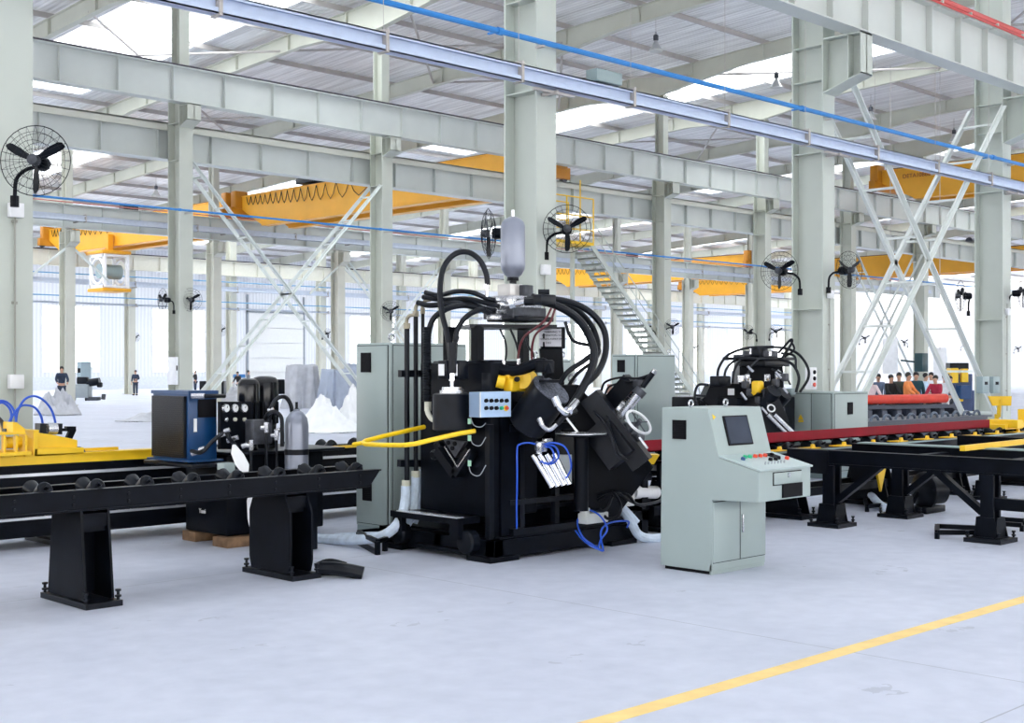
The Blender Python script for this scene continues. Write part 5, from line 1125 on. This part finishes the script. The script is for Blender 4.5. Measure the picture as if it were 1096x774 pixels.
def person(loc,rz,h,label,top,legs,armL=0,armR=0,lean=0,hair=HAIR,long_hair=False):
    """armL / armR: 0 hanging, 1 reaching forward and down, 2 bent at waist height"""
    k=h/1.72; t=thing('person',label,'person',loc,math.radians(rz),None)
    def S(x,y,z): return Vector((x*k,(y-lean*max(0,z-.9))*k,z*k))
    hip=S(0,0,.93); ch=[]; cl=[]; tr=[]
    neck=S(0,0,1.46); hb=S(0,-.02,1.54); head=S(0,-.02,1.63)
    body=[[(hip,.12*k),(S(0,0,1.1),.11*k),(S(0,0,1.3),(.14*k,.10*k)),(S(0,0,1.42),.08*k),(S(0,0,1.49),.05*k),(S(0,-.02,1.57),(.072*k,.085*k)),(S(0,-.015,1.66),(.07*k,.08*k))]]
    coat=[[(hip,(.16*k,.12*k)),(S(0,0,1.1),(.145*k,.115*k)),(S(0,0,1.3),(.165*k,.12*k)),(S(0,0,1.43),(.10*k,.09*k))]]
    hands=[]
    for s,a in ((-1,armL),(1,armR)):
        sh=S(s*.18,0,1.40); 
        if a==0: el,wr,ha=S(s*.25,.02,1.14),S(s*.26,-.05,.90),S(s*.26,-.07,.81)
        elif a==1: el,wr,ha=S(s*.24,-.14,1.18),S(s*.20,-.36,1.02),S(s*.19,-.45,1.0)
        else: el,wr,ha=S(s*.25,.02,1.14),S(s*.14,-.22,1.10),S(s*.08,-.29,1.11)
        body.append([(S(0,0,1.3),(.14*k,.10*k)),(sh,.055*k),(el,.042*k),(wr,.03*k),(ha,.032*k)])
        coat.append([(S(0,0,1.3),(.165*k,.12*k)),(sh,.075*k),(el,.058*k),(wr.lerp(el,.15),.045*k)])
        fd=(ha-wr).normalized(); side=fd.cross(Vector((0,0,1))); side=side.normalized() if side.length>.1 else Vector((1,0,0))
        fg=MB()
        for q in range(4): 
            b0=ha+side*(q-1.5)*.018*k+fd*.02*k; fg.tube([b0,b0+fd*(.035+.008*(q in(1,2)))*k,b0+fd*.06*k-Vector((0,0,.012*k))],.008*k,5)
        b0=wr.lerp(ha,.6)+side*.03*k; fg.tube([b0,b0+side*.02*k+fd*.03*k,b0+side*.015*k+fd*.055*k],.009*k,5); fg.build('fingers',SKIN,t)
        body.append([(hip,.12*k),(S(s*.09,0,.86),.085*k),(S(s*.10,-.01,.48),.055*k),(S(s*.10,.02,.08),.04*k),(S(s*.11,-.12,.04),.035*k)])
        tr.append([(hip,(.155*k,.12*k)),(S(s*.09,0,.84),.10*k),(S(s*.10,-.01,.48),.075*k),(S(s*.10,.02,.11),.062*k)])
        MB().lathe(S(s*.105,.06,.045),(s*.1,-1,0),[(0,.03*k),(.03*k,.05*k),(.15*k,.045*k),(.25*k,.035*k),(.27*k,.01)],10).build('shoe',INK,t)
    b=skinmesh('body',body,SKIN,t); skinmesh('jacket',coat,top,t); skinmesh('trousers',tr,legs,t)
    hc=S(0,.02,1.66); hm=MB(); 
    prof=[(-.045 if not long_hair else -.16,.086),(0,.09),(.04,.082),(.07,.06),(.088,.02)]
    hm.lathe(hc,(0,.75,1),[(a*k,r*k) for a,r in prof],16).build('hair',hair,t)
    f=MB().cone(S(0,-.095,1.60),S(0,-.12,1.585),.012*k,.008*k,6); 
    for s in (-1,1): f.lathe(S(s*.075,-.01,1.60),(s,0,0),[(0,.022*k),(.012*k,.018*k)],8)
    f.build('nose_and_ears',SKIN,t)
    return t
def cloth(n,c): return mat('cloth_'+n,c,.8,var=.12,scale=9)
NV=cloth('dark_blue',(.02,.035,.07)); 
def stand(px,t_): 
    p=A(px,400,t_); p.z=0; return p
person(stand(66,61.5),-20,1.9,'worker in dark blue overalls walking beside the grey cart at far left',NV,NV,1,1,.05)
person(stand(145,88),-50,1.70,'distant worker in dark blue overalls standing near the back wall at left',NV,NV,0,2)
person(stand(203.5,100),30,1.62,'left one of two distant workers right of the cooler column',NV,cloth('black',(.012,.012,.015)),0,0)
person(stand(209,98),-100,1.66,'right one of two distant workers right of the cooler column',cloth('charcoal',(.03,.03,.035)),NV,1,0)
person(stand(256,80),-70,1.62,'worker with dark hair bending behind the hydraulic motors',cloth('black',(.012,.012,.015)),NV,1,1,.25)
person(stand(266,84),60,1.70,'worker in grey behind the hydraulic motors, right of the bending one',cloth('grey',(.16,.17,.20)),NV,0,2)
crowd=[(932,39.6,1.50,'person in pale pink coat at left end of the crowd',cloth('pink',(.75,.60,.62)),-30,1,1),(940,40.6,1.58,'person in grey blue jacket second from left in the crowd',cloth('grey_blue',(.10,.14,.22)),-60,0,1),(952.5,39.8,1.56,'person in black jacket third from left in the crowd',cloth('black',(.012,.012,.015)),-20,1,1),(962.5,40.8,1.62,'person in dark olive jacket between the black and orange jackets',cloth('olive',(.05,.06,.05)),-70,0,0),
 (970.5,39.6,1.63,'person in orange sleeved jacket in the middle of the crowd',cloth('orange',(.85,.28,.08)),10,1,1),(980,40.2,1.64,'person in dark green jacket right of the orange jacket',cloth('dark_green',(.01,.06,.08)),-45,1,0),(989,42.5,1.60,'person in white and blue coat behind the right half of the crowd',cloth('white_blue',(.55,.70,.85)),30,0,2),(997,44.3,1.62,'person in white shirt standing just left of the red jacket',cloth('white',(.85,.86,.9)),-80,0,0),(1002,39.6,1.54,'person in dark red jacket near the right end of the tube',cloth('dark_red',(.40,.015,.05)),-90,1,1),(1010.5,41.5,1.56,'person in white and grey clothes at right end of the crowd',cloth('pale_grey',(.70,.70,.74)),-40,0,2),(1016,43.5,1.5,'person in dark navy jacket at the far right of the crowd',cloth('navy2',(.02,.03,.09)),-20,0,0)]
DK=cloth('dark_trousers',(.02,.022,.03)); WT=cloth('white_trousers',(.7,.68,.70))
for px,t_,h_,l,c_,rz,a1,a2 in crowd:
    person(stand(px,t_),rz,h_+.05,l,c_,WT if px==1010.5 else DK,a1,a2,.08)
# ================================================================= tarps, carts and boxes in the hall
def heap(label,cx,cy,sx,sy,h,m,seed,rz=0,n=54,name='tarp_heap',peaks=((0,0,1,.6),)):
    random.seed(seed); from mathutils import noise
    mb=MB((cx,cy,0)); vs=[]; off=Vector((seed*3.1,seed*1.7,0)); c_,s_=math.cos(rz),math.sin(rz)
    for j in range(n+1):
        for i in range(n+1):
            u=i/n*2-1; v=j/n*2-1; r=max(abs(u),abs(v)); rr=(u*u+v*v)**.5
            e=1-min(1,rr)**3
            b=0
            for pu,pv,ph,pw in peaks: b=max(b,ph*math.exp(-(((u-pu)**2+(v-pv)**2)/(pw*pw))))
            f=noise.noise(Vector((u*2.2,v*2.2,0))+off)*.55-abs(noise.noise(Vector((u*3.2+v*2,v*3.2,2))+off))*.45+noise.noise(Vector((u*11,v*11,4))+off)*.12
            z=h*max(0,e)*(b**.55*(.95+f))+ (0.02 if rr<1 else 0)
            w=1+.12*noise.noise(Vector((u*2,v*2,5))+off)
            x=u*sx*w; y=v*sy*w; vs.append((cx+x*c_-y*s_,cy+x*s_+y*c_,max(.004,z)))
    fs=[(j*(n+1)+i,j*(n+1)+i+1,(j+1)*(n+1)+i+1,(j+1)*(n+1)+i) for j in range(n) for i in range(n) if ((2*(i+.5)/n-1)**2+(2*(j+.5)/n-1)**2)<1.0]
    mb.add(vs,fs); o=mb.build(name,m); md=o.modifiers.new('thick','SOLIDIFY'); md.thickness=.01; md.offset=1
    return tag(o,label,'tarp')
def hp(label,pxl,pxr,yb,h,m,seed,depth=1.0,**k):
    c=fl((pxl+pxr)/2,yb); t_=c.x*CT+c.y*ST; w=(pxr-pxl)*t_/FP; c=c+Vector((CT,ST,0))*depth*.5
    return heap(label,c.x,c.y,w/2*1.05,depth/2,h,m,seed,rz=-(PI/2-TH),**k)
hp('crumpled grey tarp over a block at far left behind the yellow carriage',30,78,445,.95,TARPG,3,1.6,peaks=((-.3,0,1,.8),(.4,0,.95,.6)))
hp('low pale tarp heap on the floor left of the blue cooler',118,200,452,.48,TARPG,5,2.0,peaks=((0,0,.6,.5),(.45,0,1,.5)))
hp('big white tarp heap right of the silver gas bottle',300,392,464,1.05,TARP,8,3.0,peaks=((-.25,0,.75,.4),(.1,-.2,.6,.3)))
hp('tallest white tarp heap beside the tall grey cabinet',342,402,462,1.5,TARP,11,2.6,peaks=((.1,0,1.0,.45),))
hp('grey white plastic heap behind the hydraulic gauges',228,282,431,.95,TARPG,14,2.4,peaks=((-.3,0,.8,.5),(.3,0,1,.5)))
def draped(label,px,yb,w,d,h,m,seed,t_=None):
    from mathutils import noise
    c=fl(px,yb); O=(c.x,c.y,0); mb=MB(O); off=Vector((seed,seed*2,0)); n=64; vs=[]; lev=[(0,1.22),(.15,1.16),(.4,1.08),(.7,1.02),(.95,1.0),(.995,.99),(1,.96),(1.0,.5),(1.0,.01)]
    a0=-(PI/2-TH)
    for z,s in lev:
        for i in range(n):
            a=2*PI*i/n; ca,sa=math.cos(a),math.sin(a); k_=1/max(abs(ca),abs(sa)); k_=min(k_,1.32)
            f=1+(.05+.2*(1-z))*noise.noise(Vector((ca*7,sa*7,z*.8))+off)*2
            x=ca*k_*w/2*s*f; y=sa*k_*d/2*s*f; zz=h*z*(1 if z<.98 else 1-.02*noise.noise(Vector((x*3,y*3,1))+off)*3)
            vs.append((c.x+x*math.cos(a0)-y*math.sin(a0),c.y+x*math.sin(a0)+y*math.cos(a0),max(.003,zz)))
    fs=[(j*n+i,j*n+(i+1)%n,(j+1)*n+(i+1)%n,(j+1)*n+i) for j in range(len(lev)-1) for i in range(n)]+[tuple((len(lev)-1)*n+i for i in range(n))]
    mb.add(vs,fs); return tag(mb.build('draped_cabinet',m,sharp=60),label,'covered cabinet')
draped('tall box covered with grey white cloth, left of two behind the gas bottle',323,437,1.35,1.1,1.95,TARPG,2)
draped('tall box covered with bluish cloth, beside the tall grey cabinet',362,438,1.35,1.1,1.75,TARPB,6)
draped('farthest covered box, partly behind the tall grey cabinet',386,433,1.5,1.2,2.05,TARPB,9)
c=fl(348,434); o=MB((c.x,c.y,0)); o.lathe((c.x,c.y,0),(0,0,1),[(0,.20),(.02,.24),(.72,.28),(.72,.24)],20); tag(o.build('blue_bin',BLUEM),'dark blue bin between the two covered boxes','bin')
# grey tool cart with black machine parts beside the worker
c=fl(86,429); O=(c.x,c.y,0); t=thing('tool_cart','grey box cart with black machine parts beside the walking worker','cart',O)
a0=-(PI/2-TH); R_=Matrix.Translation(O)@Matrix.Rotation(a0,4,'Z')
m_=MB(O); m_.M=R_; m_.cbox((0,0,.55),(1.1,.8,.75),.02); m_.build('box',mat('cart_grey',(.30,.34,.36),.5),t)
m_=MB(O); m_.M=R_; 
for a in (-.4,.4):
    for b in (-.25,.25): m_.cyl((a-.03,b,.1),(a+.03,b,.1),.1,12)
m_.build('castors',INK,t)['kind']='stuff'
m_=MB(O); m_.M=R_; m_.cbox((.15,0,1.15),(.6,.5,.4),.08).cyl((.4,0,1.0),(1.1,0,1.1),.22,14).cbox((1.1,0,.9),(.3,.3,.3),.08); m_.build('black_motor',BLK2,t)
m_=MB(O); m_.M=R_; m_.cbox((.75,0,.12),(.7,.6,.2),.06).cyl((1.3,0,.1),(1.3,.1,.35),.12,10); m_.build('lower_part',CAST,t)
c=fl(90,424); t=thing('electric_cabinet','blue grey cabinet standing behind the cart at far left','cabinet',(c.x,c.y,0)); MB().cbox((0,0,1.15),(.7,.6,2.3),.02).build('body',mat('blue_grey_cabinet',(.28,.36,.40),.5),t); MB().bc((-.36,0,1.7),(.02,.4,.3)).build('door_window',INK,t)
c=fl(256,424); t=thing('water_cooler','small blue and white box standing behind the hydraulic gauges','box',(c.x,c.y,0)); MB().cbox((0,0,.6),(.6,.6,1.2),.02).build('body',WHITE,t); MB().cbox((0,0,1.33),(.6,.6,.24),.04).build('blue_top',mat('mid_blue',(.04,.2,.5),.4),t)
# long distant benches that break up the far floor
for px,yb,w_,h_,m__,l in ((676,437,2.2,1.0,mat('pinkish_crate',(.35,.20,.16),.7),'low brown crates behind the grey cabinet at centre right'),(1000,441,4,.8,NAVY,'low dark blue machine bed behind the crowd'),(228,424,1.6,.9,BLK2,'low dark bench behind the blue cooler')):
    c=fl(px,yb); t=thing('work_bench' if 'crates' not in l else 'crate',l,'bench' if 'crates' not in l else 'crate',(c.x,c.y,0),-(PI/2-TH)); MB().cbox((0,0,h_*.5+.1),(w_,.9,h_),.02).build('body',m__,t); MB().box((-w_*.45,-.3,0),(-w_*.4,.3,.1)).build('skid',INK,t); MB().box((w_*.4,-.3,0),(w_*.45,.3,.1)).build('skid',INK,t)
